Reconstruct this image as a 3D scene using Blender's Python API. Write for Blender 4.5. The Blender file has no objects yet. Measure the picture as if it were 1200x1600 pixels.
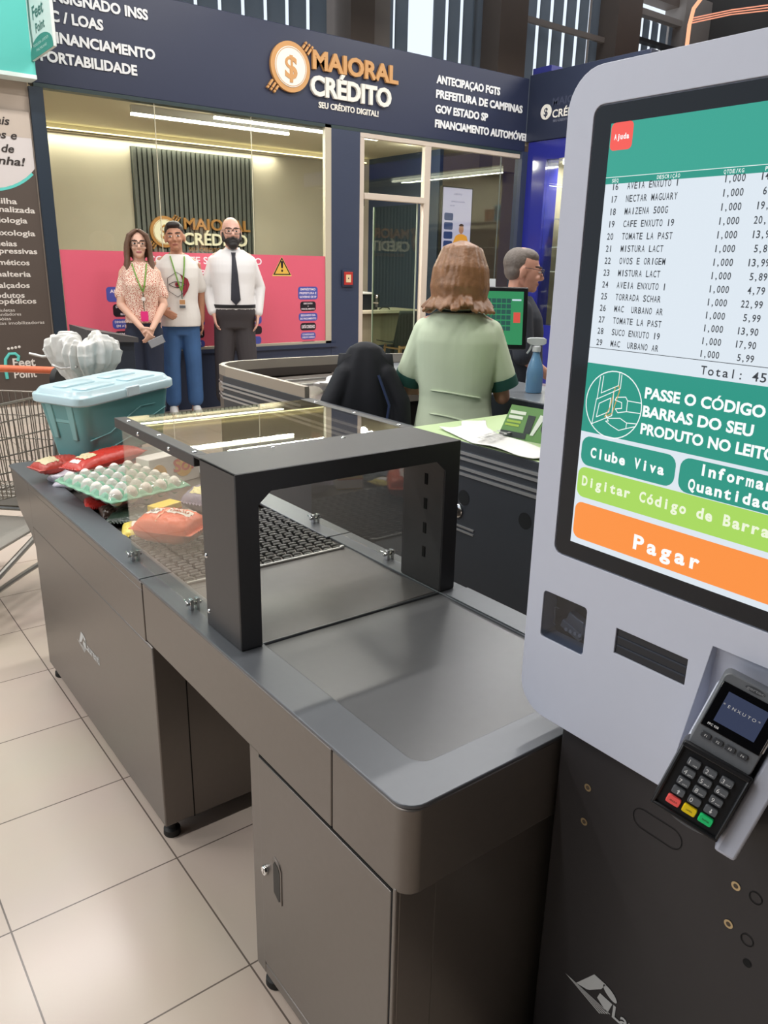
import bpy, bmesh, math, random
from mathutils import Vector, Matrix
random.seed(7)
SC = bpy.context.scene
COL = SC.collection
PI = math.pi

# ---------------------------------------------------------------- camera, world, exposure
cam_d = bpy.data.cameras.new('camera')
cam = bpy.data.objects.new('camera', cam_d); COL.objects.link(cam)
cam_d.sensor_fit = 'VERTICAL'; cam_d.sensor_height = 36.0
cam_d.lens = 1218.5 / 1600.0 * 36.0
cam_d.clip_start = 0.02; cam_d.clip_end = 200
yaw, pitch, roll = 0.65438, 0.30941, 0.02101
fw = Vector((math.sin(yaw)*math.cos(pitch), math.cos(yaw)*math.cos(pitch), -math.sin(pitch)))
r0 = Vector((math.cos(yaw), -math.sin(yaw), 0)); u0 = r0.cross(fw)
rt = r0*math.cos(roll) + u0*math.sin(roll); up = -r0*math.sin(roll) + u0*math.cos(roll)
m4 = Matrix((rt, up, -fw)).transposed().to_4x4(); m4.translation = Vector((-0.5933, -1.2246, 1.4812))
cam.matrix_world = m4
SC.camera = cam

SC.view_settings.view_transform = 'Standard'
SC.view_settings.look = 'None'
SC.view_settings.exposure = 0.0
SC.view_settings.gamma = 1.0
SC.view_settings.use_curve_mapping = False

W = bpy.data.worlds.new('daylight'); SC.world = W; W.use_nodes = True
wb = W.node_tree.nodes['Background']
wb.inputs[0].default_value = (0.80, 0.89, 1.0, 1); wb.inputs[1].default_value = 1.15

LAMPS = []            # ceiling luminaires: (x, y, z, length, along_x, watts)
for ly in (0.2, 2.6, 4.8):
    for lx in (-5.0, -2.2, 0.6, 3.4, 6.2, 9.0):
        LAMPS.append((lx, ly, 4.75, 1.5, True, 47 if lx > -1 else 52))

# ---------------------------------------------------------------- materials
def lin(c):
    c /= 255.0
    return c/12.92 if c <= .04045 else ((c+.055)/1.055)**2.4
def hexc(h):
    h = h.lstrip('#'); return (lin(int(h[0:2],16)), lin(int(h[2:4],16)), lin(int(h[4:6],16)), 1)
MATS = {}
def M(name, col='#808080', rough=.5, metal=0, emit=0, coat=0, noise=0, nscale=30, bump=0, spec=.5, sss=0):
    if name in MATS: return MATS[name]
    m = bpy.data.materials.new(name); m.use_nodes = True
    nt = m.node_tree; b = nt.nodes['Principled BSDF']
    c = hexc(col)
    b.inputs['Base Color'].default_value = c
    b.inputs['Roughness'].default_value = rough; b.inputs['Metallic'].default_value = metal
    b.inputs['Specular IOR Level'].default_value = spec
    if coat: b.inputs['Coat Weight'].default_value = coat; b.inputs['Coat Roughness'].default_value = .08
    if sss: b.inputs['Subsurface Weight'].default_value = sss; b.inputs['Subsurface Radius'].default_value = (.012,.006,.004)
    if emit:
        b.inputs['Base Color'].default_value = (c[0]*.06, c[1]*.06, c[2]*.06, 1)
        b.inputs['Emission Color'].default_value = c; b.inputs['Emission Strength'].default_value = emit
    if noise or bump:
        tc = nt.nodes.new('ShaderNodeTexCoord'); n = nt.nodes.new('ShaderNodeTexNoise')
        n.inputs['Scale'].default_value = nscale; n.inputs['Detail'].default_value = 4
        nt.links.new(tc.outputs['Object'], n.inputs['Vector'])
        if noise:
            mx = nt.nodes.new('ShaderNodeMix'); mx.data_type = 'RGBA'
            mx.inputs[6].default_value = tuple(max(0,v*(1-noise)) for v in c[:3])+(1,)
            mx.inputs[7].default_value = tuple(min(1,v*(1+noise)) for v in c[:3])+(1,)
            nt.links.new(n.outputs['Fac'], mx.inputs[0]); nt.links.new(mx.outputs[2], b.inputs['Base Color'])
        if bump:
            bp = nt.nodes.new('ShaderNodeBump'); bp.inputs['Strength'].default_value = bump; bp.inputs['Distance'].default_value = .01
            nt.links.new(n.outputs['Fac'], bp.inputs['Height']); nt.links.new(bp.outputs['Normal'], b.inputs['Normal'])
    MATS[name] = m; return m
def glassM(name, col='#ffffff', rough=.0, refl=1.0, ior=1.45, tint=0.0):
    """thin clear sheet: see-through plus Fresnel reflection"""
    if name in MATS: return MATS[name]
    m = bpy.data.materials.new(name); m.use_nodes = True; nt = m.node_tree; nt.nodes.clear()
    o = nt.nodes.new('ShaderNodeOutputMaterial'); t = nt.nodes.new('ShaderNodeBsdfTransparent'); t.inputs[0].default_value = hexc(col)
    g = nt.nodes.new('ShaderNodeBsdfGlossy'); g.inputs['Roughness'].default_value = rough
    lw = nt.nodes.new('ShaderNodeLayerWeight'); lw.inputs[0].default_value = .5       # |cos|-based: the same from both faces
    pw = nt.nodes.new('ShaderNodeMath'); pw.operation = 'POWER'; pw.inputs[1].default_value = 5.0
    f0 = ((ior-1)/(ior+1))**2 * refl + tint
    ml = nt.nodes.new('ShaderNodeMath'); ml.operation = 'MULTIPLY_ADD'; ml.inputs[1].default_value = (1-f0)*min(1,refl); ml.inputs[2].default_value = f0
    x = nt.nodes.new('ShaderNodeMixShader')
    nt.links.new(lw.outputs['Facing'], pw.inputs[0]); nt.links.new(pw.outputs[0], ml.inputs[0]); nt.links.new(ml.outputs[0], x.inputs[0])
    nt.links.new(t.outputs[0], x.inputs[1]); nt.links.new(g.outputs[0], x.inputs[2]); nt.links.new(x.outputs[0], o.inputs[0])
    MATS[name] = m; return m

# ---------------------------------------------------------------- mesh builder
class MB:
    def __init__(s): s.v = []; s.f = []; s.mi = []; s.cur = 0
    def mat(s, i): s.cur = i; return s
    def add(s, vs, fs):
        o = len(s.v); s.v += [tuple(p) for p in vs]
        for f in fs: s.f.append([o+i for i in f]); s.mi.append(s.cur)
        return s
    def box(s, x0, x1, y0, y1, z0, z1):
        return s.add([(x0,y0,z0),(x1,y0,z0),(x1,y1,z0),(x0,y1,z0),(x0,y0,z1),(x1,y0,z1),(x1,y1,z1),(x0,y1,z1)],
                     [(0,3,2,1),(4,5,6,7),(0,1,5,4),(1,2,6,5),(2,3,7,6),(3,0,4,7)])
    def obox(s, c, sz, R=None):
        R = R or Matrix.Identity(3); c = Vector(c); h = [a/2 for a in sz]
        vs = [c + R @ Vector((sx*h[0], sy*h[1], sz_*h[2])) for sx,sy,sz_ in [(-1,-1,-1),(1,-1,-1),(1,1,-1),(-1,1,-1),(-1,-1,1),(1,-1,1),(1,1,1),(-1,1,1)]]
        return s.add(vs, [(0,3,2,1),(4,5,6,7),(0,1,5,4),(1,2,6,5),(2,3,7,6),(3,0,4,7)])
    def prism(s, poly, o, r, u, d):
        """extrude 2-D polygon; o origin, r/u in-plane axes, d extrusion vector"""
        o = Vector(o); r = Vector(r); u = Vector(u); d = Vector(d); n = len(poly)
        a = [o + r*p[0] + u*p[1] for p in poly]; b = [p + d for p in a]
        if r.cross(u).dot(d) > 0: fr = [tuple(reversed(range(n))), tuple(range(n, 2*n))]; sd = [(i,(i+1)%n,n+(i+1)%n,n+i) for i in range(n)]
        else: fr = [tuple(range(n)), tuple(reversed(range(n,2*n)))]; sd = [((i+1)%n,i,n+i,n+(i+1)%n) for i in range(n)]
        return s.add(a+b, fr+sd)
    def poly(s, poly, o, r, u):
        o = Vector(o); r = Vector(r); u = Vector(u)
        return s.add([o + r*p[0] + u*p[1] for p in poly], [tuple(range(len(poly)))])
    def tube(s, pts, rad, n=10, caps=True):
        pts = [Vector(p) for p in pts]; rads = rad if isinstance(rad,(list,tuple)) else [rad]*len(pts)
        rings = []; prev = None
        for i,p in enumerate(pts):
            t = ((pts[i+1]-p) if i < len(pts)-1 else Vector((0,0,0))) .normalized() + ((p-pts[i-1]) if i else Vector((0,0,0))).normalized()
            if t.length < 1e-6: t = Vector((0,0,1))
            t.normalize()
            if prev is None: a = t.orthogonal().normalized()
            else:
                a = prev - t*prev.dot(t)
                if a.length < 1e-6: a = t.orthogonal()
                a.normalize()
            prev = a; b = t.cross(a)
            rings.append([p + (a*math.cos(2*PI*k/n) + b*math.sin(2*PI*k/n))*rads[i] for k in range(n)])
        vs = [q for rg in rings for q in rg]; fs = []
        for i in range(len(rings)-1):
            for k in range(n): fs.append((i*n+k, i*n+(k+1)%n, (i+1)*n+(k+1)%n, (i+1)*n+k))
        if caps: fs.append(tuple(reversed(range(n)))); fs.append(tuple((len(rings)-1)*n+k for k in range(n)))
        return s.add(vs, fs)
    def capsule(s, a, b, ra, rb, n=14):
        a = Vector(a); b = Vector(b); t = b-a; L = t.length; t = t/L if L > 1e-9 else Vector((0,0,1))
        pts = []; rs = []
        for k in range(5):
            an = PI/2*(1-k/4); pts.append(a - t*ra*math.sin(an)); rs.append(max(ra*math.cos(an), ra*.04))
        for k in range(5):
            an = PI/2*k/4; pts.append(b + t*rb*math.sin(an)); rs.append(max(rb*math.cos(an), rb*.04))
        return s.tube(pts, rs, n)
    def limb(s, pts, rs, n=14):
        for i in range(len(pts)-1): s.capsule(pts[i], pts[i+1], rs[i], rs[i+1], n)
        return s
    def ell(s, c, r, R=None, nu=18, nv=12):
        c = Vector(c); vs = []; fs = []
        R = R or Matrix.Identity(3)
        for j in range(1, nv):
            ph = PI*j/nv
            for i in range(nu):
                th = 2*PI*i/nu
                vs.append(c + R @ Vector((r[0]*math.sin(ph)*math.cos(th), r[1]*math.sin(ph)*math.sin(th), r[2]*math.cos(ph))))
        T = len(vs); vs.append(c + R @ Vector((0,0,r[2]))); vs.append(c + R @ Vector((0,0,-r[2])))
        for j in range(nv-2):
            for i in range(nu): fs.append((j*nu+i, (j+1)*nu+i, (j+1)*nu+(i+1)%nu, j*nu+(i+1)%nu))
        for i in range(nu):
            fs.append((T, i, (i+1)%nu)); fs.append((T+1, (nv-2)*nu+(i+1)%nu, (nv-2)*nu+i))
        return s.add(vs, fs)
    def loft(s, rings, caps=True):
        """rings: list of equal-length point lists"""
        n = len(rings[0]); vs = [p for r in rings for p in r]; fs = []
        for i in range(len(rings)-1):
            for k in range(n): fs.append((i*n+k, i*n+(k+1)%n, (i+1)*n+(k+1)%n, (i+1)*n+k))
        if caps: fs.append(tuple(reversed(range(n)))); fs.append(tuple((len(rings)-1)*n+k for k in range(n)))
        return s.add(vs, fs)
    def lathe(s, prof, c=(0,0,0), ax='z', n=24):
        c = Vector(c); rings = []
        for r,h in prof:
            rg = []
            for k in range(n):
                a = 2*PI*k/n; x, y = r*math.cos(a), r*math.sin(a)
                rg.append(c + (Vector((x,y,h)) if ax == 'z' else Vector((h,x,y)) if ax == 'x' else Vector((y,h,x))))
            rings.append(rg)
        return s.loft(rings)
    def grid(s, fn, nu, nv):
        vs = [fn(i/nu, j/nv) for j in range(nv+1) for i in range(nu+1)]
        fs = [(j*(nu+1)+i, j*(nu+1)+i+1, (j+1)*(nu+1)+i+1, (j+1)*(nu+1)+i) for j in range(nv) for i in range(nu)]
        return s.add(vs, fs)
    def xform(s, Mx):
        s.v = [tuple(Mx @ Vector(p)) for p in s.v]; return s
    def mesh(s, name, mats, smooth=35):
        me = bpy.data.meshes.new(name); me.from_pydata(s.v, [], s.f)
        for m in (mats if isinstance(mats,(list,tuple)) else [mats]): me.materials.append(m)
        if any(s.mi): me.polygons.foreach_set('material_index', s.mi)
        me.validate(); me.update()
        if smooth:
            me.polygons.foreach_set('use_smooth', [True]*len(me.polygons))
            me.set_sharp_from_angle(angle=math.radians(smooth))
        return me
    def build(s, name, mats, parent=None, bevel=0, smooth=35, segs=2, solid=0):
        o = bpy.data.objects.new(name, s.mesh(name, mats, smooth)); COL.objects.link(o)
        attach(o, parent)
        if solid:
            md = o.modifiers.new('Solid','SOLIDIFY'); md.thickness = solid; md.offset = 0
        if bevel:
            md = o.modifiers.new('Bevel','BEVEL'); md.width = bevel; md.segments = segs; md.limit_method = 'ANGLE'; md.angle_limit = math.radians(40)
            md.harden_normals = False
        return o
def wmat(o):
    m = o.matrix_basis.copy()
    if o.parent: m = wmat(o.parent) @ o.matrix_parent_inverse @ m
    return m
def attach(o, parent):
    if parent is not None:
        o.parent = parent
        if parent.get('_local'): o['_local'] = 1
        else: o.matrix_parent_inverse = wmat(parent).inverted()
def tag(o, label=None, cat=None, group=None, kind=None):
    if label: o['label'] = label
    if cat: o['category'] = cat
    if group: o['group'] = group
    if kind: o['kind'] = kind
    return o
def thing(name, label, cat, loc=(0,0,0), rotz=0, group=None, local=False, rot=None, scale=1):
    """Empty at the thing's base; world-built parts keep their place, local=True parts are in its own frame"""
    o = bpy.data.objects.new(name, None); COL.objects.link(o); o.empty_display_size = .1
    o.location = loc; o.rotation_euler = rot or (0,0,rotz); o.scale = (scale,)*3
    if local: o['_local'] = 1
    return tag(o, label, cat, group)
def struct(o): o['kind'] = 'structure'; return o
def lab(o, text): o['label'] = text; return o
def copy_tree(o, parent=None):
    c = o.copy(); COL.objects.link(c)
    if parent: c.parent = parent
    for ch in o.children: copy_tree(ch, c)
    return c
def rrect(w, h, r, n=5, cx=0, cy=0):
    pts = []
    for qx,qy,a0 in ((1,1,0),(-1,1,PI/2),(-1,-1,PI),(1,-1,1.5*PI)):
        for k in range(n+1):
            a = a0 + PI/2*k/n
            pts.append((cx+qx*(w/2-r)+r*math.cos(a), cy+qy*(h/2-r)+r*math.sin(a)))
    return pts
def circ(r, n=24, cx=0, cy=0): return [(cx+r*math.cos(2*PI*k/n), cy+r*math.sin(2*PI*k/n)) for k in range(n)]
def evaluated(o):
    dg = bpy.context.evaluated_depsgraph_get(); dg.update()
    me = bpy.data.meshes.new_from_object(o.evaluated_get(dg)); return me
def cut(o, cutters):
    """real recesses: boolean difference, applied"""
    for c in list(cutters)+[o]:
        bm = bmesh.new(); bm.from_mesh(c.data); bmesh.ops.recalc_face_normals(bm, faces=bm.faces); bm.to_mesh(c.data); bm.free()
    for c in cutters:
        md = o.modifiers.new('b','BOOLEAN'); md.operation = 'DIFFERENCE'; md.object = c; md.solver = 'EXACT'
    bpy.context.view_layer.update()
    me = evaluated(o); o.modifiers.clear(); old = o.data; o.data = me; bpy.data.meshes.remove(old)
    for c in cutters: bpy.data.objects.remove(c)
    return o
def remesh(mb, name, mats, parent, voxel, smooth_it=2, fn=None, noise=None):
    """weld overlapping shapes into one continuous surface"""
    o = mb.build(name, mats, None, smooth=0)
    md = o.modifiers.new('r','REMESH'); md.mode = 'VOXEL'; md.voxel_size = voxel; md.use_smooth_shade = True
    if smooth_it:
        sm = o.modifiers.new('s','SMOOTH'); sm.iterations = smooth_it; sm.factor = .5
    bpy.context.view_layer.update()
    me = evaluated(o); o.modifiers.clear(); o.data = me
    if not len(me.materials):
        for m in (mats if isinstance(mats,(list,tuple)) else [mats]): me.materials.append(m)
    me.polygons.foreach_set('use_smooth', [True]*len(me.polygons))
    if fn:
        me.polygons.foreach_set('material_index', [fn(p.center) for p in me.polygons])
    attach(o, parent)
    return o

# ---------------------------------------------------------------- lettering
GL = {}
def _glyphs():
    chars = 'ABCDEFGHIJKLMNOPQRSTUVWXYZabcdefghijklmnopqrstuvwxyz0123456789ÁÉÍÓÚÇÃÂÊÔáéíóúçãâêô.,:;!?$/-+*%()'
    tmp = []
    for bold in (0, 1, 2, 3):
        for ch in chars:
            for body in (ch, ch+'I'):
                cu = bpy.data.curves.new('t','FONT'); cu.body = body; cu.resolution_u = 3
                if bold: cu.offset = (.022,.036,.012)[bold-1]
                ob = bpy.data.objects.new('t', cu); COL.objects.link(ob); tmp.append((bold, ch, body, ob))
    bpy.context.view_layer.update(); dg = bpy.context.evaluated_depsgraph_get(); dg.update()
    Iw = {}
    for bold, ch, body, ob in tmp:
        me = bpy.data.meshes.new_from_object(ob.evaluated_get(dg))
        vs = [(v.co.x, v.co.y) for v in me.vertices]; fs = [tuple(p.vertices) for p in me.polygons]
        d = GL.setdefault((bold, ch), {})
        if body == ch: d['v'] = vs; d['f'] = fs
        else: d['mx'] = max(x for x,_ in vs)
        bpy.data.meshes.remove(me)
    for bold, ch, body, ob in tmp:
        if body == ch:
            cu = ob.data; bpy.data.objects.remove(ob); bpy.data.curves.remove(cu)
        else:
            cu = ob.data; bpy.data.objects.remove(ob); bpy.data.curves.remove(cu)
    for bold in (0, 1, 2, 3):
        Ix = max(x for x,_ in GL[(bold,'I')]['v'])
        for ch in chars:
            g = GL[(bold, ch)]; g['adv'] = g['mx'] - Ix
            cnt = {}
            for f in g['f']:
                for i in range(len(f)): cnt[(f[i], f[(i+1)%len(f)])] = 1
            g['edge'] = [(a,b) for (a,b) in cnt if (b,a) not in cnt]
        if bold == 2:
            for ch in 'ÁÓÚÂÊÔÃÇ': GL[(2,ch)] = GL[(1,ch)]
        h = max(y for _,y in GL[(bold,'H')]['v']); GL[('cap',bold)] = h
_glyphs()
def text(mb, s, o, r, u, h, w=None, al='l', bold=0, shear=0, mono=None, depth=0, track=0):
    """flat (or raised) lettering: baseline origin o, right r, up u, cap height h; w fits the run to a width"""
    o = Vector(o); r = Vector(r).normalized(); u = Vector(u).normalized(); n = r.cross(u)
    k = h/GL[('cap',bold)]; x = 0; items = []
    for ch in s:
        if ch == ' ': x += (mono/k if mono else .30+track); continue
        g = GL[(bold, ch)]
        if mono:
            xs = [p[0] for p in g['v']]; cx = (min(xs)+max(xs))/2; gw = max(xs)-min(xs)
            sx = min(1.15, .80*mono/k/gw) if gw > .2 else 1
            items.append((g, x + mono/k/2 - cx*sx, sx)); x += mono/k
        else:
            items.append((g, x, 1)); x += g['adv'] + track
    if not items: return
    x0 = min(ox + sx*p[0] for g,ox,sx in items for p in g['v']); x1 = max(ox + sx*p[0] for g,ox,sx in items for p in g['v'])
    if mono: x0 = 0
    kx = w/(x1-x0) if w else k
    tw = (x1-x0)*kx; sh = {'l':0,'c':-tw/2,'r':-tw}[al]
    for g, ox, sx in items:
        P = [o + r*((ox+sx*a-x0)*kx + sh + shear*b*k) + u*(b*k) for a,b in g['v']]
        if depth:
            mb.add([p + n*depth for p in P], g['f'])
            nv = len(P)
            mb.add(P + [p+n*depth for p in P], [(a,b,b+nv,a+nv) for a,b in g['edge']])
        else: mb.add(P, g['f'])
    return tw

def tobj(name, m, parent, s, *a, **k):
    """one line of lettering as one part"""
    b = MB(); text(b, s, *a, **k); return b.build(name, m, parent, smooth=0)
# ================================================================ THE SETTING
def tile_mat():
    m = bpy.data.materials.new('porcelain_floor_tiles'); m.use_nodes = True; nt = m.node_tree; b = nt.nodes['Principled BSDF']
    tc = nt.nodes.new('ShaderNodeTexCoord'); br = nt.nodes.new('ShaderNodeTexBrick')
    br.offset = 0; br.squash = 1
    br.inputs['Scale'].default_value = 1; br.inputs['Brick Width'].default_value = .4; br.inputs['Row Height'].default_value = .4
    br.inputs['Mortar Size'].default_value = .0022; br.inputs['Mortar Smooth'].default_value = .2
    br.inputs['Color1'].default_value = hexc('#cdbeb1'); br.inputs['Color2'].default_value = hexc('#c8b9ab'); br.inputs['Mortar'].default_value = hexc('#6f645c')
    n = nt.nodes.new('ShaderNodeTexNoise'); n.inputs['Scale'].default_value = 3.0; n.inputs['Detail'].default_value = 6
    mx = nt.nodes.new('ShaderNodeMix'); mx.data_type = 'RGBA'; mx.blend_type = 'MULTIPLY'; mx.inputs[0].default_value = .12
    nt.links.new(tc.outputs['Object'], br.inputs['Vector']); nt.links.new(tc.outputs['Object'], n.inputs['Vector'])
    nt.links.new(br.outputs['Color'], mx.inputs[6]); nt.links.new(n.outputs['Color'], mx.inputs[7]); nt.links.new(mx.outputs[2], b.inputs['Base Color'])
    b.inputs['Roughness'].default_value = .22; b.inputs['Specular IOR Level'].default_value = .45
    return m
struct(MB().box(-9,15,-7,9.6,-.1,0).build('floor', tile_mat(), smooth=0))
Mdark = M('dark_painted_steel', '#3b3a3b', .7, noise=.15, nscale=3)
struct(MB().box(-9,15,-7,7.3,6.9,7.0).build('ceiling', M('ceiling_sheet','#6a6866',.8,noise=.1,nscale=2), smooth=0))  # stops short of the back wall; open strip added to let daylight in
struct(MB().box(-9,15,-7.1,-7,0,7).build('wall_front_blocker', M('light_block_wall','#3f3b38',.8,noise=.2,nscale=2), smooth=0))  # unseen, added behind the camera to keep bright surroundings off the front faces
struct(MB().box(-9,-8.9,-7,-.9,0,7).build('wall_left_blocker', M('light_block_wall','#3f3b38',.8), smooth=0))  # unseen, added to close off side light from the counter's front
struct(MB().box(14.9,15,-7,9.6,0,7).build('wall_right', M('shop_wall_dark','#4a4744',.7,noise=.15,nscale=1), smooth=0))
# back of the hall: sill wall, columns, head beam, open louvres between the columns
Mbrown = M('column_paint', '#77695f', .7, noise=.12, nscale=2)
Mpalelit = M('pale_trim_and_lit_column', '#a79d95', .7, noise=.1, nscale=2)  # pale trim; also the column's lit side, with the light put into its colour
b = MB(); b.box(-9,15,9.0,9.3,0,3.6); b.box(-9,15,9.0,9.3,6.2,7.0)
struct(b.build('wall_back', Mbrown, smooth=0))
for n,(x0,x1) in enumerate([(6.28,6.68),(9.08,9.68),(11.9,12.55),(2.9,3.3),(-.6,-.2)]):
    struct(MB().box(x0,x1,8.7,9.35,2.95,7).build('trim_%d'%(n+1), Mbrown, smooth=0))
for n,(x0,x1) in enumerate([(6.68,7.06),(14.05,14.9)]):  # first box: lit side of the brown column, painted paler
    struct(MB().box(x0,x1,8.85,9.3,2.95,6.4).build('trim_%d'%(n+6), Mpalelit, smooth=0))
struct(MB().box(9.68,11.9,8.95,9.02,5.26,5.34).build('trim_8', Mpalelit, smooth=0))
struct(MB().box(12.55,14.05,8.9,9.05,5.86,5.96).build('trim_9', Mpalelit, smooth=0))
struct(MB().box(12.55,14.05,8.9,9.05,5.44,5.50).build('trim_10', Mdark, smooth=0))
Mslat = M('grey_translucent_louvre', '#9a9fa5', .5, 0, noise=.10, nscale=4)
_nt = Mslat.node_tree; _p = _nt.nodes['Principled BSDF']; _tl = _nt.nodes.new('ShaderNodeBsdfTranslucent'); _tl.inputs[0].default_value = hexc('#a9b0b6'); _mx = _nt.nodes.new('ShaderNodeMixShader'); _mx.inputs[0].default_value = .5
_nt.links.new(_p.outputs[0], _mx.inputs[1]); _nt.links.new(_tl.outputs[0], _mx.inputs[2]); _nt.links.new(_mx.outputs[0], _nt.nodes['Material Output'].inputs[0])
def louvre(label, xs, wd, z0, z1, yy=9.1, ang=.18):
    t = thing('vertical_louvre', label, 'louvre', ((xs[0]+xs[-1])/2, yy, z0), group=None)
    for x in xs:
        R = Matrix.Rotation(ang, 3, 'Z')
        MB().obox((x,yy,(z0+z1)/2), (wd,.02,z1-z0), R).build('slat', Mslat, t, smooth=0)
    MB().box(xs[0]-wd/2, xs[-1]+wd/2, yy-.02, yy+.02, z0-.02, z0).build('bottom_rail', Mdark, t, smooth=0)
louvre('grey vertical louvre high on the left, above the white sign lettering', [4.05+.327*i for i in range(7)], .30, 3.6, 6.2)
louvre('grey vertical louvre with one wide open gap letting in bright daylight', [7.18,7.46]+[8.18,8.48,8.78,9.0], .27, 3.6, 6.2)
louvre('grey vertical louvre with a light crossbar, right of the brown column', [9.84+.325*i for i in range(7)], .29, 3.6, 6.2)
louvre('small framed vertical louvre farthest right, near the neon tube', [12.7+.27*i for i in range(6)], .235, 3.6, 5.88)

# ceiling luminaires (the hall's own lamps)
Mlamp = M('lamp_diffuser', '#ffffff', .5, emit=6); Mhous = M('lamp_housing', '#d8d8d8', .5)
first = None
for (lx,ly,lz,L,ax,pw) in LAMPS:
    if first is None:
        t = thing('ceiling_light', 'white linear ceiling light of the supermarket hall', 'ceiling light', (0,0,0), local=True, group='linear ceiling lights over the hall')
        MB().box(-.75,.75,-.07,.07,0,.06).build('housing', Mhous, t, bevel=.005)
        MB().box(-.73,.73,-.05,.05,-.02,0).build('diffuser', Mlamp, t)
        MB().tube([(-.5,0,.06),(-.5,0,2.1)],.004,6).build('suspension_wire', Mdark, t)
        MB().tube([(.5,0,.06),(.5,0,2.1)],.004,6).build('suspension_wire', Mdark, t)
        ld = bpy.data.lights.new('lamp','AREA'); ld.shape = 'RECTANGLE'; ld.size = 1.46; ld.size_y = .16; ld.energy = pw; ld.color = (1.0,.97,.93)
        lo = bpy.data.objects.new('lamp', ld); COL.objects.link(lo); lo.parent = t; lo.location = (0,0,-.03)
        first = t; r = t
    else: r = copy_tree(first)
    r.location = (lx,ly,lz)

# ================================================================ CHECKOUT COUNTER
Mblk = M('black_powder_coat', '#7a746f', .36, .6, noise=.04, nscale=60)
Mtop = M('powder_coat_top_reflection', '#63666b', .34, .35, noise=.04, nscale=60)  # same coat as the sides, cool ceiling reflection mixed into the colour
Mgap = M('shadow_gap', '#070707', .9)
Mchr = M('chrome', '#d5d5d5', .12, 1)
Malu = M('brushed_aluminium', '#b9b9b8', .35, .9)
Mrub = M('black_rubber', '#121212', .6)
Mbelt = M('grey_conveyor_belt', '#5a5b5d', .30, .25, noise=.06, nscale=40)
Mbelt2 = M('grey_belt_far', '#6a6868', .26, .25, noise=.06, nscale=40)
Msteel = M('satin_steel', '#a19c96', .28, .85, noise=.04, nscale=20)
Mlogo = M('pale_logo_print', '#c4c6c5', .5)
CT = .742
ck = thing('checkout_counter', 'long black metal checkout counter with a conveyor belt and lockable cabinet door, in the foreground', 'checkout counter', (.3,.6,0))
# near cabinet
b = MB(); b.box(.006,.56,-.50,-.037,.045,.60); cab = b.build('cabinet', Mblk, ck, bevel=.003)
b = MB(); b.box(0,.008,-.075,-.037,.045,.59); b.box(0,.008,-.50,-.4915,.045,.59); b.box(0,.008,-.4915,-.075,.045,.070); b.build('door_frame', Mblk, ck, bevel=.002)
b = MB(); b.prism([(-.4885,.075),(-.078,.075),(-.072,.082),(-.072,.578),(-.4885,.578)], (-.0005,0,0), (0,1,0), (0,0,1), (.0085,0,0)); door = b.build('door', Mblk, ck, bevel=.0015)
b = MB(); b.box(.0005,.008,-.4915,-.4885,.07,.58); b.box(.0005,.008,-.075,-.072,.07,.58); b.box(.0005,.008,-.49,-.072,.5785,.583); b.build('door_gap', Mgap, ck, smooth=0)
hx = [(-.120,.293),(-.120,.372),(-.128,.384),(-.146,.378),(-.154,.366),(-.154,.285),(-.147,.280)]
b = MB(); b.prism(hx, (-.0025,0,0),(0,1,0),(0,0,1),(.003,0,0)); h_ = b.build('door_handle', Mblk, door, bevel=.001)
b = MB(); b.prism([(p[0]*.7-.3*.137, p[1]*.84+.16*.331) for p in hx], (-.0032,0,0),(0,1,0),(0,0,1),(.001,0,0)); b.build('handle_recess', M('recess_black','#232322',.5), h_)
b = MB(); b.lathe([(.0105,0),(.0105,.004),(.009,.007),(.004,.007)], (0,-.092,.327),'x',20); b.v = [(-p[0]-.0005,p[1],p[2]) for p in b.v]; b.box(-.0085,-.007,-.0932,-.0908,.321,.333); b.build('door_lock', Mchr, door)
b = MB(); b.box(.08,.0815,-.5008,-.499,.045,.585); b.build('panel_seam', M('seam_light','#7a7670',.4,.3), ck, smooth=0)
# far module
b = MB(); b.box(0,.56,.465,1.56,.05,.577); b.build('far_base', Mblk, ck, bevel=.004)
b = MB(); b.box(.080,.083,.4642,.466,.05,.58); b.build('panel_seam', Mgap, ck, smooth=0)
b = MB(); b.prism([(1.562,.50),(1.60,.535),(1.70,.575),(1.755,.60),(1.785,.65),(1.80,.735),(1.562,.735)], (0.001,0,0),(0,1,0),(0,0,1),(.60,0,0)); b.build('far_end_cover', Mblk, ck, bevel=.003)
# skirts
out = [(0,-.328)] + [(.03-.03*math.cos(a), -.49-.03*math.sin(a)) for a in [PI/2*k/6 for k in range(7)]] + [(.62,-.52),(.62,-.328)]
b = MB(); b.prism(out, (0,0,.585),(1,0,0),(0,1,0),(0,0,.150)); b.build('near_skirt', Mblk, ck, bevel=.002)
b = MB(); b.box(0,.62,-.3245,.497,.585,.735); b.build('middle_skirt', Mblk, ck, bevel=.002)
b = MB(); b.box(0,.62,.505,1.56,.578,.716); b.box(0,.06,.505,1.56,.716,.735); b.box(.56,.62,.505,1.56,.716,.735); b.build('far_skirt', Mblk, ck, bevel=.002)
b = MB(); b.box(.004,.60,-.329,-.323,.59,.733); b.box(.004,.60,.495,.507,.59,.70); b.build('skirt_gap', Mgap, ck, smooth=0)
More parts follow.
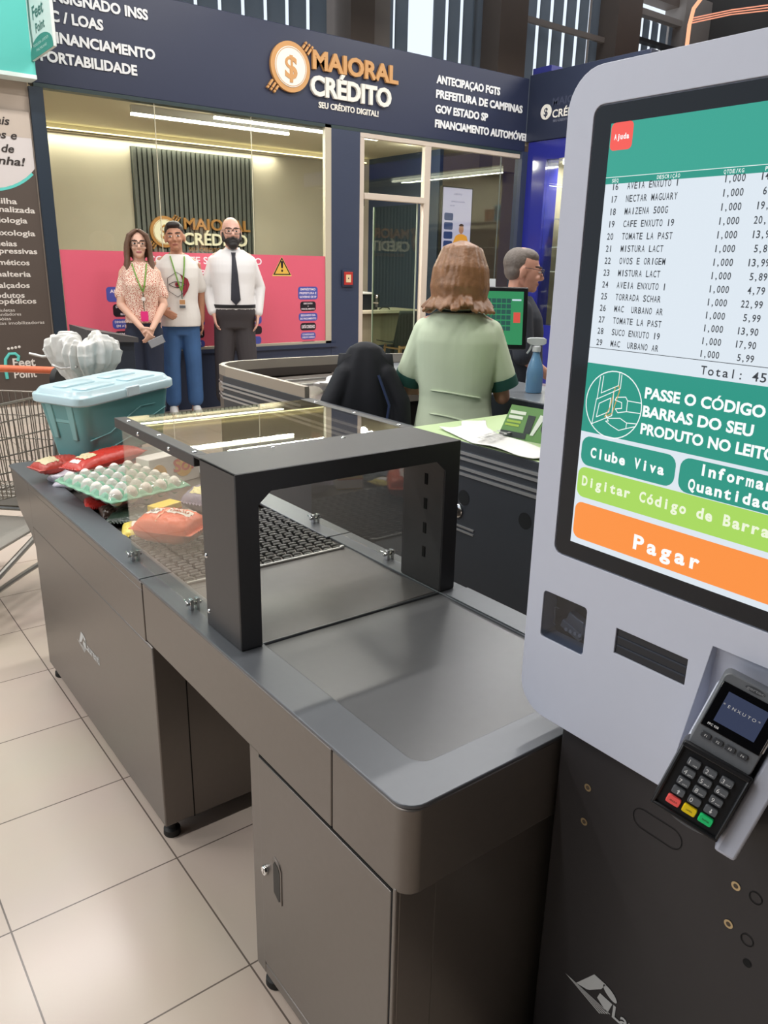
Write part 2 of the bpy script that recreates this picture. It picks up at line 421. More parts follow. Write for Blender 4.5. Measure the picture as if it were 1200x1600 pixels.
# worktop rim: U round the belt, rounded near corners
oc = [(.035-.035*math.cos(PI/2*k/6), -.485-.035*math.sin(PI/2*k/6)) for k in range(7)]
ic = [(.111-.028*math.cos(PI/2*k/6), -.417-.028*math.sin(PI/2*k/6)) for k in range(7)]
U = [(0,.511)] + oc + [(.62,-.52),(.62,.511),(.547,.511),(.547,-.445)] + ic[::-1] + [(.083,.511)]
b = MB(); b.prism(U, (0,0,.735),(1,0,0),(0,1,0),(0,0,CT-.735)); b.build('worktop_rim', Mtop, ck, bevel=.0015)
V = [(0,.516),(.083,.516),(.083,1.69),(.54,1.69),(.54,.516),(.62,.516),(.62,1.83),(.60,1.85),(.02,1.85),(0,1.83)]
b = MB(); b.prism(V, (0,0,.735),(1,0,0),(0,1,0),(0,0,CT-.735)); b.build('far_rim', Mtop, ck, bevel=.0015)
b = MB(); b.box(.08,.55,-.45,.046,.7351,.7375); b.build('near_belt', Mbelt, ck, smooth=0)
b = MB(); b.grid(lambda u,v: (.08+.47*u, .058+.37*v, .7365+.0012*math.sin(v*7+u*1.5)), 10, 24); b.build('conveyor_belt', Mbelt2, ck)
b = MB(); b.tube([(.083,.052,.7375),(.547,.046,.7375)], .0045, 10); b.build('belt_ridge', Mtop, ck)
b = MB(); b.tube([(.083,.427,.740),(.53,.424,.740)], .0042, 10); b.ell((.53,.424,.742),(.008,.006,.006)); b.build('roller_bar', Malu, ck)
b = MB()
for j in range(24):
    y = .440 + j*.0185
    if y > .86: break
    for i in range(15):
        x = .095 + i*.0305 + (.006 if j % 2 else 0)
        prof = [(.0015,-.0125),(.0062,-.0115),(.0078,-.006),(.0078,.006),(.0062,.0115),(.0015,.0125)]
        b.lathe(prof, (x, y, .7345), 'x', 10)
b.mat(1).box(.085,.545,.43,.87,.7225,.7285); o = b.build('roller_mat', [M('black_roller','#2b2b2b',.32), Mrub], ck)
b = MB(); b.box(.083,.545,.87,1.69,.7165,.722); b.box(.07,.55,.505,.87,.7165,.7215); b.build('packing_deck', Msteel, ck, smooth=0)
# right guard wall beside the belt
b = MB(); b.box(.549,.618,-.43,.02,.742,.7455); b.build('right_ledge', Mtop, ck, bevel=.001)
for (x,y) in [(.026,-.072),(.028,.497),(.03,1.53),(.53,-.08),(.53,.50),(.53,1.53),(.53,-.46),(.026,-.46)]:
    b = MB(); b.lathe([(.021,0),(.023,.004),(.022,.018),(.012,.022),(.010,.052)], (x,y,0)); b.build('foot', Mrub, ck)
def maker_logo(mb, o, r, u, k):
    """striped slanted plate with a disc, then the maker's name"""
    P = lambda pts: mb.poly([(a*k,c*k) for a,c in pts], o, r, u)
    P([(.012,.0),(.0446,.0486),(.0684,.048),(.0608,.0314),(.0394,.0097),(.034,0.006)])
    for i in range(5):
        t = i*.0052; P([(.0-t*.1+i*.0028-.012,.0-0.0),(.0028+i*.0028-.012,.0),(.066+i*.0045,-.0055+i*.004-.012),(.0632+i*.0045,-.0075+i*.004-.012)][:4])
    P([(.0555,.0081),(.0596,.0216),(.0847,.0212),(.0778,-.0056)])
    mb.poly([(k*(.0778+.0140*math.cos(a)-.003*math.sin(a)), k*(.0371+.0092*math.sin(a)-.0035*math.cos(a))) for a in [2*PI*i/24 for i in range(24)]], o, r, u)
b = MB(); maker_logo(b, (-.0008,1.128,.322), (0,-1,0), (0,0,1), .95); text(b, 'Laurenti', (-.0008,1.050,.325), (0,-1,0), (0,0,1), .030, w=.132, bold=1)
b.build('maker_logo', Mlogo, ck, smooth=0)

# ================================================================ SCANNER TUNNEL ON THE COUNTER
March = M('black_tunnel_metal', '#454445', .42, .3, noise=.04, nscale=60)
Macr = glassM('clear_acrylic', '#fbfaf5', .01, 1.0, 1.49, .02)
ar = thing('scanner_tunnel', 'black metal tunnel with clear acrylic panels standing over the conveyor belt', 'scanner tunnel', (.31,.3,CT))
ZT = 1.104
fr = [(.03,CT+.0006),(.077,CT+.0006),(.077,1.038),(.105,1.062),(.522,1.062),(.549,1.038),(.549,CT+.0006),(.592,CT+.0006),(.592,ZT),(.03,ZT)]
b = MB(); b.prism(fr, (0,.04,0),(1,0,0),(0,0,1),(0,.004,0)); b.build('front_frame', March, ar, bevel=.0015)
b = MB(); b.box(.03,.034,.044,.195,CT+.0006,ZT); b.box(.073,.077,.044,.185,CT+.0006,1.06); b.box(.034,.073,.188,.195,CT+.0006,ZT-.002); b.build('left_post', March, ar, bevel=.001)
b = MB(); b.box(.588,.592,.044,.195,CT+.0006,ZT); b.box(.549,.553,.044,.185,CT+.0006,1.06); b.box(.553,.588,.188,.195,CT+.0006,ZT-.002); rp = b.build('right_post', March, ar, bevel=.001)
for zz in (1.005,.945,.885,.825):
    MB().box(.5475,.5492,.100,.110,zz-.013,zz+.013).build('vent_slot', Mgap, rp, smooth=0)
b = MB(); b.box(.03,.592,.044,.222,ZT-.004,ZT); b.box(.077,.549,.044,.20,1.062,1.066); b.build('top_plate', March, ar, bevel=.001)
b = MB(); b.box(.03,.060,.222,.69,ZT-.024,ZT); b.build('left_beam', March, ar, bevel=.0015)
b = MB(); b.box(.565,.592,.222,.69,ZT-.024,ZT); b.build('right_beam', March, ar, bevel=.0015)
b = MB(); b.box(.060,.565,.222,.685,ZT-.0035,ZT-.0005); b.build('top_panel', Macr, ar, smooth=0)
b = MB(); b.box(.0365,.0395,.197,.66,CT+.004,ZT-.012); b.build('side_panel', Macr, ar, smooth=0)
b = MB(); b.box(.5805,.5835,.197,.66,CT+.004,ZT-.012); b.build('side_panel', Macr, ar, smooth=0)
for x in (.038,.582):
    for y in (.28,.64):
        b = MB(); b.box(x-.012,x-.004,y-.007,y+.007,CT,CT+.026); b.box(x+.003,x+.010,y-.007,y+.007,CT,CT+.026); b.tube([(x-.02,y,CT+.014),(x+.016,y,CT+.014)],.0035,8); b.tube([(x-.018,y-.01,CT+.02),(x-.018,y+.016,CT+.022)],.0022,6)
        b.build('clamp', Mchr, ar, bevel=.001)
for (x,y) in [(.045,.25),(.045,.44),(.045,.63),(.578,.25),(.578,.44),(.578,.63),(.20,.20),(.38,.20)]:
    MB().lathe([(.0001,.003),(.003,.0026),(.005,.0012),(.0055,0)], (x,y,ZT)).build('screw', Mchr, ar)
for (y,z) in [(.35,ZT-.012),(.53,ZT-.012),(.185,.90),(.185,.775)]:
    b = MB(); b.lathe([(.0055,0),(.005,.0014),(.003,.003),(.0001,.0033)], (0,y,z), 'x', 12); b.v = [(.03-p[0],p[1],p[2]) for p in b.v]; b.build('screw', Mchr, ar)

# ================================================================ SELF CHECKOUT KIOSK
XK = .30
ko = thing('self_checkout_kiosk', 'white self checkout kiosk with a large lit touch screen on a black cabinet', 'kiosk', (.5,-.8,0))
R_ = Vector((0,-1,0)); U_ = Vector((0,0,1))
def K(s, t, d=0): return Vector((XK-d, -s, t))
Mkw = M('white_kiosk_plastic', '#c9cddb', .38, noise=.015, nscale=50)
Mbez = M('black_glass_bezel', '#0c1118', .08, spec=.35)
w_, h_k = .913-.447, 1.728-.777
b = MB(); b.prism(rrect(w_, h_k, .052, 8, .68, (1.728+.777)/2), K(0,0), R_, U_, (.12,0,0)); hs = b.build('housing', Mkw, ko, smooth=0)
def cutter(poly, depth):
    return MB().prism(poly, K(0,0,.01), R_, U_, (depth+.01,0,0)).build('c', Mkw, None, smooth=0)
cs = [cutter(rrect(.869-.491, 1.681-1.063, .014, 4, .68, 1.372), .004), cutter(rrect(.564-.479, .995-.916, .006, 3, .5215, .9555), .035),
      cutter([(.618,.945),(.733,.945),(.733,.985),(.618,.985)], .006)]
cs.append(MB().add([K(.764,1.018,.01),K(.86,1.018,.01),K(.885,.70,.01),K(.715,.70,.01),K(.764,1.018,-.012),K(.86,1.018,-.012),K(.885,.70,-.085),K(.715,.70,-.085)],
     [(0,1,2,3),(7,6,5,4),(0,4,5,1),(1,5,6,2),(2,6,7,3),(3,7,4,0)]).build('c', Mkw, None, smooth=0))
cut(hs, cs)
for p in hs.data.polygons: p.use_smooth = False
md = hs.modifiers.new('Bevel','BEVEL'); md.width = .0025; md.segments = 2; md.limit_method = 'ANGLE'; md.angle_limit = math.radians(50)
b = MB(); b.prism(rrect(.374,.614,.012,4,.68,1.372), K(0,0,-.0005), R_, U_, (.003,0,0)); b.build('bezel', Mbez, ko)
def scr(name, col, e, rough=.12):
    m = M(name, col, rough, emit=e); return m
Mws = scr('screen_white', '#dfe9f2', .92); Mgr = scr('screen_green', '#159380', .95); Mgr2 = scr('screen_green_band', '#2aa08c', .95)
Mli = scr('screen_lime', '#a6d75a', .95); Mor = scr('screen_orange', '#f58d3a', 1.0); Mre = scr('screen_red', '#f0554a', 1.0); Mtw = scr('screen_text_white', '#f4f8f8', 1.0)
Mtd = M('screen_text_dark', '#3c4148', .3, emit=.6)
sc_ = MB().box(XK-.0004,XK+.0004,-.838,-.521,1.090,1.656).build('screen', Mws, ko, smooth=0)
def patch(name, poly, d, m):
    return MB().poly(poly, K(0,0,d), R_, U_).build(name, m, sc_, smooth=0)
def rect(s0,s1,t0,t1): return [(s0,t0),(s1,t0),(s1,t1),(s0,t1)]
patch('header_area', rect(.521,.838,1.5905,1.656), .0007, Mgr2)
patch('column_header', rect(.521,.838,1.584,1.592), .0008, Mgr)
patch('header_line', rect(.521,.838,1.5917,1.5924), .0009, Mtw)
patch('help_button', rrect(.0335,.0325,.006,4,.539,1.640), .0009, Mre)
patch('banner_area', rect(.521,.838,1.258,1.3545), .0007, Mgr)
patch('club_button', rrect(.152,.0425,.014,5,.601,1.231), .0008, Mgr)
patch('quantity_button', rrect(.151,.0455,.014,5,.7585,1.2305), .0008, Mgr)
patch('barcode_button', rrect(.314,.0445,.012,5,.6805,1.1845), .0008, Mli)
patch('pay_button', rrect(.314,.0555,.012,5,.681,1.1265), .0008, Mor)
patch('total_rule', rect(.521,.838,1.3752,1.376), .0008, Mtd)
D = .0011
rows = [('AVEIA ENXUTO 1','14,99'),('NECTAR MAGUARY','6,49'),('MAIZENA 500G','19,90'),('CAFE ENXUTO 19','20,90'),('TOMATE LA PAST','13,90'),('MISTURA LACT','5,89'),('OVOS E ORIGEM','13,99'),('MISTURA LACT','5,89'),('AVEIA ENXUTO 1','4,79'),('TORRADA SCHAR','22,99'),('MAC  URBANO AR','5,99'),('TOMATE LA PAST','13,90'),('SUCO ENXUTO 19','17,90'),('MAC  URBANO AR','5,99')]
for i,(nm,pr_) in enumerate(rows):
    t = 1.5765 - i*.01515
    for s_,x_,w_ in ((str(16+i),.532,.0053),(nm,.5555,.00535),('1,000',.6875,.00535),(pr_,.7575-.00535*len(pr_),.00535)):
        tobj('list_text', Mtd, sc_, s_, K(x_,t,D), R_, U_, .0080, mono=w_, bold=3)
tobj('total_text', Mtd, sc_, 'Total:', K(.692,1.3588,D), R_, U_, .0105, mono=.0095, bold=3); tobj('total_amount', Mtd, sc_, '457,20', K(.7575,1.3588,D), R_, U_, .0105, mono=.0095, bold=3)
for s_,x_,t_,h_,w_ in (('SEQ',.531,1.5858,.0042,.0036),('DESCRIÇÃO',.598,1.5858,.0042,.0036),('QTDE/KG',.686,1.5858,.0042,.0036),('PREÇO',.735,1.5858,.0042,.0036)):
    tobj('heading_text', Mtw, sc_, s_, K(x_,t_,D), R_, U_, h_, mono=w_, bold=3)
for s_,x_,t_,h_,w_ in (('Ajuda',.5275,1.6365,.0065,.0047),('Clube Viva',.5405,1.2235,.0142,.0122),('Informar',.7095,1.2355,.0142,.0122),('Quantidade',.6965,1.2135,.0142,.0122),('Pagar',.6265,1.1120,.0205,.0213)):
    tobj('button_text', Mtw, sc_, s_, K(x_,t_,D), R_, U_, h_, mono=w_, bold=2)
tobj('button_text', scr('screen_text_pale','#eef6da',.95), sc_, 'Digitar Código de Barras', K(.5305,1.1800,D), R_, U_, .0142, mono=.0122, bold=2)
for s_,t_,w_ in (('PASSE O CÓDIGO DE',1.3190,.194),('BARRAS DO SEU',1.2950,.152),('PRODUTO NO LEITOR',1.2715,.197)):
    tobj('banner_text', Mtw, sc_, s_, K(.6185,t_,D), R_, U_, .0140, w=w_, bold=2)
# line drawing of hands passing an item over the reader, inside a ring
b = MB(); c0 = (.5705,1.302); rr = .0455
def stroke(pts, wd=.0011):
    for i in range(len(pts)-1):
        a = Vector((pts[i][0],pts[i][1],0)); c = Vector((pts[i+1][0],pts[i+1][1],0)); d = (c-a)
        if d.length < 1e-6: continue
        d.normalize(); n = Vector((-d.y,d.x,0))*wd*.5
        b.poly([tuple((a-n-d*wd*.3)[:2]), tuple((c-n+d*wd*.3)[:2]), tuple((c+n+d*wd*.3)[:2]), tuple((a+n-d*wd*.3)[:2])], K(0,0,D), R_, U_)
ring = [(c0[0]+rr*math.cos(a), c0[1]+rr*math.sin(a)) for a in [2*PI*i/40 for i in range(41)]]
stroke(ring, .0014)
q = lambda pts: [(c0[0]+x*rr, c0[1]+y*rr) for x,y in pts]
stroke(q([(-.55,.78),(-.6,.1),(.2,.52),(.2,.93)])); stroke(q([(-.44,.82),(-.47,.3),(.12,.6),(.12,.98)]))
stroke(q([(-.62,.1),(-.7,-.68),(.0,-.32),(-.02,.42)])); stroke(q([(-.5,-.02),(-.56,-.45),(-.12,-.22),(-.1,.2),(-.5,-.02)]))
stroke(q([(.98,.2),(.5,.2),(.42,.3),(.1,.25),(.06,.16),(.3,.12),(.32,-.05),(.1,-.1),(.2,-.2),(.5,-.12),(.98,-.1)]))
stroke(q([(.9,-.42),(.55,-.45),(.3,-.35),(-.1,-.42),(-.22,-.34),(-.1,-.5),(-.2,-.52),(0,-.62),(.3,-.72),(.55,-.62),(.88,-.5)])); stroke(q([(.5,.2),(.5,-.12)])); stroke(q([(.55,-.45),(.55,-.62)]))
b.build('ring_drawing', Mtw, sc_, smooth=0)
b = MB(); stroke(q([(.02,.55),(.14,.6),(.18,.45),(.0,-.25),(-.25,-.4),(-.1,-.1),(.02,.55)]), .0013); b.build('item_drawing', scr('screen_gold','#d7a24a',.9), sc_, smooth=0)
# barcode reader window
b = MB(); b.prism(rrect(.083,.077,.006,3,.5215,.9555), K(0,0,-.033), R_, U_, (.002,0,0)); win = b.build('reader_window', M('reader_black','#101318',.3), ko)
b = MB(); b.prism(rrect(.083,.077,.006,3,.5215,.9555), K(0,0,-.0015), R_, U_, (.001,0,0)); b.build('window_glass', glassM('reader_glass','#c9ced6',.02,1.0,1.5,.0), win)
b = MB(); b.obox(K(.535,.952,-.024), (.014,.042,.020), Matrix.Rotation(.3,3,'X')); b.obox(K(.526,.940,-.020),(.012,.04,.014),Matrix.Rotation(.3,3,'X')); b.build('reader_engine', M('reader_engine_grey','#8d9096',.3,.3), win, bevel=.002)
b = MB()
for k in range(4): b.tube([K(.519+.009*k,.939,-.012),K(.519+.009*k,.939,-.016)],.003,10)
b.build('led', M('led_white','#c9cdd4',.2), win)
b = MB()
for seg in ([(.507,.972),(.499,.972),(.499,.945),(.503,.942)],[(.548,.968),(.555,.966),(.555,.938),(.549,.935)]): b.tube([K(s,t,-.006) for s,t in seg],.0009,6)
b.build('aiming_frame', Malu, win)
b = MB(); b.box(XK+.003,XK+.0055,-.7328,-.6182,.9452,.9848); slot = b.build('receipt_slot', M('slot_black','#161b24',.3), ko, smooth=0)
for zz in (.958,.972): MB().box(XK+.002,XK+.003,-.731,-.620,zz-.0012,zz+.0012).build('slot_lip', M('slot_grey','#2c3442',.35), slot, smooth=0)
# cabinet below
Mcab = M('black_kiosk_cabinet', '#363436', .40, .3, noise=.04, nscale=60)
b = MB(); b.box(.315,.75,-1.15,-.53,.012,.86); cb = b.build('cabinet', Mcab, ko, bevel=.003)
XC = .3146
def KC(s,t,d=0): return Vector((XC-d,-s,t))
for (s,t) in [(.5915,.689),(.592,.624),(.8425,.686),(.8425,.621)]:
    b = MB(); 
    for i in range(20):
        a0, a1 = 2*PI*i/20, 2*PI*(i+1)/20
        b.add([KC(s+r*math.cos(a),t+r*math.sin(a),.0006) for r,a in ((.0035,a0),(.0065,a0),(.0065,a1),(.0035,a1))],[(0,1,2,3)])
    bi = b.build('brass_insert', M('brass','#c9b48c',.3,.8), cb, smooth=0); MB().poly(circ(.0035), KC(s,t,.0004), R_, U_).build('bore', M('bore_brown','#4c4034',.6), bi, smooth=0)
for (s,t) in [(.870,.687),(.870,.616)]:
    b = MB()
    for i in range(20):
        a0, a1 = 2*PI*i/20, 2*PI*(i+1)/20
        b.add([KC(s+r*math.cos(a),t+r*math.sin(a),.0006) for r,a in ((.0078,a0),(.0092,a0),(.0092,a1),(.0078,a1))],[(0,1,2,3)])
    b.build('round_knockout', Mgap, cb, smooth=0)
b = MB(); b.poly(circ(.006), KC(.876,.581,.0006), R_, U_); b.build('screw_hole', Mgap, cb, smooth=0)
b = MB(); oo = rrect(.083,.034,.0169,8,.7175,.6955); ii = rrect(.0805,.0315,.0156,8,.7175,.6955)
for i in range(len(oo)): j = (i+1)%len(oo); b.add([KC(*oo[i],.0006),KC(*oo[j],.0006),KC(*ii[j],.0006),KC(*ii[i],.0006)],[(0,1,2,3)])
b.build('oval_knockout', Mgap, cb, smooth=0)
b = MB(); maker_logo(b, KC(.6027,.305,.0008), R_, U_, 1.0); text(b, 'Laurenti', KC(.6895,.3015,.0008), R_, U_, .0255, w=.112, bold=1)
b.build('maker_logo', Mlogo, cb, smooth=0)

# ================================================================ CARD TERMINAL
PC = Vector((.226,-.816,.864)); px = Vector((.341,-.897,-.28)).normalized(); pz = Vector((-.868,-.415,.271)); pz = (pz - px*pz.dot(px)).normalized(); py = pz.cross(px)
PM = Matrix((px,py,pz)).transposed().to_4x4(); PM.translation = PC
def padthing(name, label, cat):
    o = bpy.data.objects.new(name, None); COL.objects.link(o); o.empty_display_size = .05
    o.matrix_basis = PM; o['_local'] = 1; return tag(o, label, cat)
pt = padthing('card_terminal', 'grey and black card payment terminal with keypad, clipped in front of the white kiosk', 'card terminal')
Mpad = M('terminal_grey', '#6d7074', .4, noise=.05, nscale=200); Mpk = M('terminal_black', '#1b1c1f', .35); Mkey = M('key_grey', '#5d6064', .45); Mkt = M('key_print','#e6e6e6',.5)
b = MB(); b.loft([[(x*kx,y,z) for x,y in rrect(.086*1,.094,.007,4,0,.0015)] for kx,z in ((.96,-.034),(1,-.026),(1,.006))]); low = b.build('keypad_body', Mpk, pt, bevel=.001)
b = MB()
for (x0,x1,y0,y1) in ((-.043,-.0385,-.045,.048),(.0385,.043,-.045,.048),(-.043,.043,.040,.0485),(-.043,.043,-.0455,-.040)): b.box(x0,x1,y0,y1,.004,.0105)
b.build('privacy_rim', Mpk, low, bevel=.002)
b = MB(); b.loft([[(x,y,z) for x,y in rrect(.078,.105,.008,4,0,.0965)] for z in (-.034,.004)]); hd = b.build('head', Mpad, pt, bevel=.0015)
b = MB(); b.box(-.0365,.0365,.075,.137,.004,.0055); sg = b.build('display_glass', M('terminal_glass','#0c0d10',.06), hd, bevel=.002)
b = MB(); b.box(-.0255,.0245,.087,.128,.0055,.0058); dsp = b.build('display', M('terminal_lcd','#49526f',.2,emit=.55), hd, smooth=0)
X_, Y_ = Vector((1,0,0)), Vector((0,1,0))
b = MB(); text(b, '*ENXUTO*', (-.0265,.1095,.0062), X_, Y_, .0038, mono=.0061); text(b, 'PPC 930', (-.0295,.0795,.0059), X_, Y_, .0030, w=.0135, bold=1); b.build('display_text', Mkt, hd, smooth=0)
b = MB(); b.tube([(.0375,.080,.004),(.0375,.108,.004)],.0022,10); b.build('stylus_tip', Mchr, hd)
b = MB(); b.poly([(.012*math.cos(a),.0035*math.sin(a)) for a in [2*PI*i/20 for i in range(20)]], (-.001,.1435,.0045), X_, Y_); b.build('emblem', M('emblem_dark','#4a4c50',.3), hd, smooth=0)
b = MB(); text(b, 'gertec', (-.011,.1422,.0048), X_, Y_, .0035, w=.021, bold=1); b.build('emblem_text', M('emblem_grey','#8b8d90',.4), hd, smooth=0)
def key(cx, cy, m, s1, s2='', wd=.0158, ht=.0098, par=low, tm=Mkt):
    b = MB(); b.loft([[(x,y,z) for x,y in rrect(wd*k,ht*k,.002,3,cx,cy)] for k,z in ((1,.006),(1,.0098),(.9,.0112))]); ko_ = b.build('key', m, par)
    b = MB()
    if s1 in ('up','down'):
        sgn = 1 if s1 == 'up' else -1
        b.poly([(cx-.0007,cy-.003*sgn),(cx+.0007,cy-.003*sgn),(cx+.0007,cy+.0005*sgn),(cx-.0007,cy+.0005*sgn)][::sgn], (0,0,.0115), X_, Y_); b.poly([(cx-.002,cy+.0003*sgn),(cx+.002,cy+.0003*sgn),(cx,cy+.003*sgn)][::sgn], (0,0,.0115), X_, Y_)
    elif s2 == 'word': text(b, s1, (cx,cy-.0012,.0115), X_, Y_, .0020, al='c')
    else:
        text(b, s1, (cx-.0058,cy-.0028,.0115), X_, Y_, .0055)
        if s2: text(b, s2, (cx-.0006,cy-.0026,.0115), X_, Y_, .0018, w=.0056)
    b.build('key_legend', tm, ko_, smooth=0)
PX, PY = .0207, .0138
leg = [[('1','oz'),('2','abc'),('3','def')],[('4','ghi'),('5','jkl'),('6','mno')],[('7','pqrs'),('8','tuv'),('9','wxyz')],[('up',''),('0',''),('down','')]]
for j,row in enumerate(leg):
    for i,(a,c) in enumerate(row): key((i-1)*PX, (2-j)*PY, Mkey, a, c)
for i,(cl,wd,nm) in enumerate([('#ff6460','ANULA','red'),('#f3d21c','LIMPA','yellow'),('#25cf78','ENTER','green')]):
    key((i-1)*PX, -2*PY, M('key_'+nm, cl, .4), wd, 'word', .0172, .0108, tm=M('key_print_dark','#3a3a2a',.5))
for i in range(4):
    cx, cy = -.0245+.0152*i, .0655
    b = MB(); b.loft([[(x,y,z) for x,y in rrect(.0125*k,.0072*k,.002,3,cx,cy)] for k,z in ((1,.003),(1,.0062),(.9,.0072))]); kk = b.build('function_key', M('fkey','#3f4145',.45), hd)
    b = MB(); text(b, 'F%d'%(i+1), (cx,cy-.0015,.0075), X_, Y_, .0030, al='c'); b.build('key_legend', Mkt, kk, smooth=0)
b = MB(); b.loft([[(x,y,z) for x,y in [(.036*math.cos(a)+.008,-.043+min(0,.013*math.sin(a))) for a in [PI+PI*i/16 for i in range(17)]]+[(.04,-.038),(-.026,-.038)]] for z in (-.026,-.012)]); b.build('bottom_lip', Mpad, pt, bevel=.001)
# bracket that carries the terminal: belongs to the kiosk
br = MB(); br.box(-.040,.041,-.030,.125,-.052,-.0345); br.box(.0455,.072,-.060,.128,-.075,-.004); br.box(-.02,.02,.0,.11,-.135,-.052); br.xform(PM); br.build('terminal_bracket', Mkw, ko, bevel=.004)
# ================================================================ LENDING SHOP AND ITS NEIGHBOURS
Mnavy = M('navy_paint', '#323b52', .45, noise=.05, nscale=6)
Mnavy2 = M('navy_fascia', '#272e47', .4, noise=.04, nscale=3)
Mwall = M('raw_concrete_beige', '#aca491', .8, noise=.16, nscale=1.6)
Mframe = M('light_door_frame', '#c6b9ac', .5)
Mpane = glassM('shop_glass', '#f4f7f2', .0, 1.0, 1.5, .015)
X3, Z3 = Vector((1,0,0)), Vector((0,0,1))
SY = 6.35
struct(MB().box(1.40,1.512,6.335,6.42,0,2.819).build('trim_11', M('navy_frame_dark','#26323f',.4), smooth=0))
struct(MB().box(1.512,4.40,6.338,6.44,0,.56).build('wall_storefront', Mnavy, smooth=0))
struct(MB().box(1.512,4.47,6.31,6.46,.56,.60).build('trim_12', Mnavy, smooth=0))
struct(MB().box(4.40,4.775,6.335,6.46,0,2.819).build('trim_13', Mnavy, smooth=0))
# shop window with its glass
w1 = struct(bpy.data.objects.new('window_1', None)); COL.objects.link(w1); w1.location = (2.95,6.36,.60)
b = MB(); b.box(1.512,4.40,6.352,6.358,.60,2.85); b.build('glass_pane', Mpane, w1, smooth=0)
b = MB(); b.box(4.325,4.40,6.335,6.385,.60,2.85); b.box(1.512,4.40,6.335,6.385,.60,.625); b.build('window_frame', M('window_frame_beige','#b9b09c',.5), w1, smooth=0)
b = MB(); b.box(2.477,2.483,6.350,6.360,.625,2.85); b.box(3.462,3.468,6.350,6.360,.625,2.85); b.build('pane_joint', M('silicone_joint','#cfc9b2',.4), w1, smooth=0)
# interior
struct(MB().box(1.3,7.2,8.95,9.0,0,2.95).build('wall_interior', Mwall, smooth=0))
struct(MB().box(1.3,7.4,6.36,8.99,2.93,2.97).build('ceiling_interior', M('beige_ceiling','#c5bca4',.7,noise=.05,nscale=2), smooth=0))
struct(MB().box(1.30,1.36,6.44,8.95,0,2.95).build('wall_interior_left', Mwall, smooth=0))
struct(MB().box(6.80,6.86,7.35,8.95,0,2.93).build('wall_partition', M('navy_partition','#27364c',.6), smooth=0))
cv = thing('cove_light', 'long warm cove light strip along the top of the concrete wall inside the shop', 'light strip', (3.2,8.9,2.86))
MB().box(1.36,6.7,8.86,8.95,2.84,2.86).build('ledge', Mwall, cv); MB().box(1.36,6.7,8.88,8.92,2.862,2.875).build('led_strip', M('warm_led','#fff0c0',.5,emit=5), cv)
ld = bpy.data.lights.new('cove','AREA'); ld.shape='RECTANGLE'; ld.size=3.8; ld.size_y=.08; ld.energy=34; ld.color=(1,.94,.82)
lo = bpy.data.objects.new('cove_lamp', ld); COL.objects.link(lo); lo.location=(3.3,8.86,2.83); attach(lo, cv)
for (x0,x1,yy,lb) in [(2.58,4.39,7.2,'long white tube light hanging nearer the concrete wall in the shop'),(3.29,5.35,6.8,'long white tube light nearer the shop glass')]:
    t = thing('tube_light', lb, 'tube light', ((x0+x1)/2,yy,2.93))
    MB().box(x0,x1,yy-.025,yy+.025,2.86,2.93).build('housing', Mhous, t); MB().box(x0,x1,yy-.02,yy+.02,2.835,2.86).build('tube', M('tube_white','#fffaf0',.5,emit=9), t)
    ld = bpy.data.lights.new('tube','AREA'); ld.shape='RECTANGLE'; ld.size=x1-x0; ld.size_y=.05; ld.energy=62; ld.color=(1,.97,.92)
    lo = bpy.data.objects.new('tube_lamp', ld); COL.objects.link(lo); lo.location=((x0+x1)/2,yy,2.82); attach(lo, t)
for (x,y,lb) in [(5.35,7.0,'round ceiling downlight nearer the doorway pillar'),(6.3,7.2,'round ceiling downlight above the doorway, nearer the mullion')]:
    t = thing('downlight', lb, 'downlight', (x,y,2.93))
    MB().lathe([(.05,0),(.06,-.006),(.06,-.01),(.045,-.012)],(x,y,2.93)).build('ring', Mhous, t); MB().lathe([(.001,-.013),(.044,-.013),(.044,-.010)],(x,y,2.93)).build('lens', M('down_lens','#fffdf2',.5,emit=14), t)
    ld = bpy.data.lights.new('spot','POINT'); ld.energy=14; ld.shadow_soft_size=.05; ld.color=(1,.95,.85); lo = bpy.data.objects.new('spot_lamp', ld); COL.objects.link(lo); lo.location=(x,y,2.85); attach(lo, t)
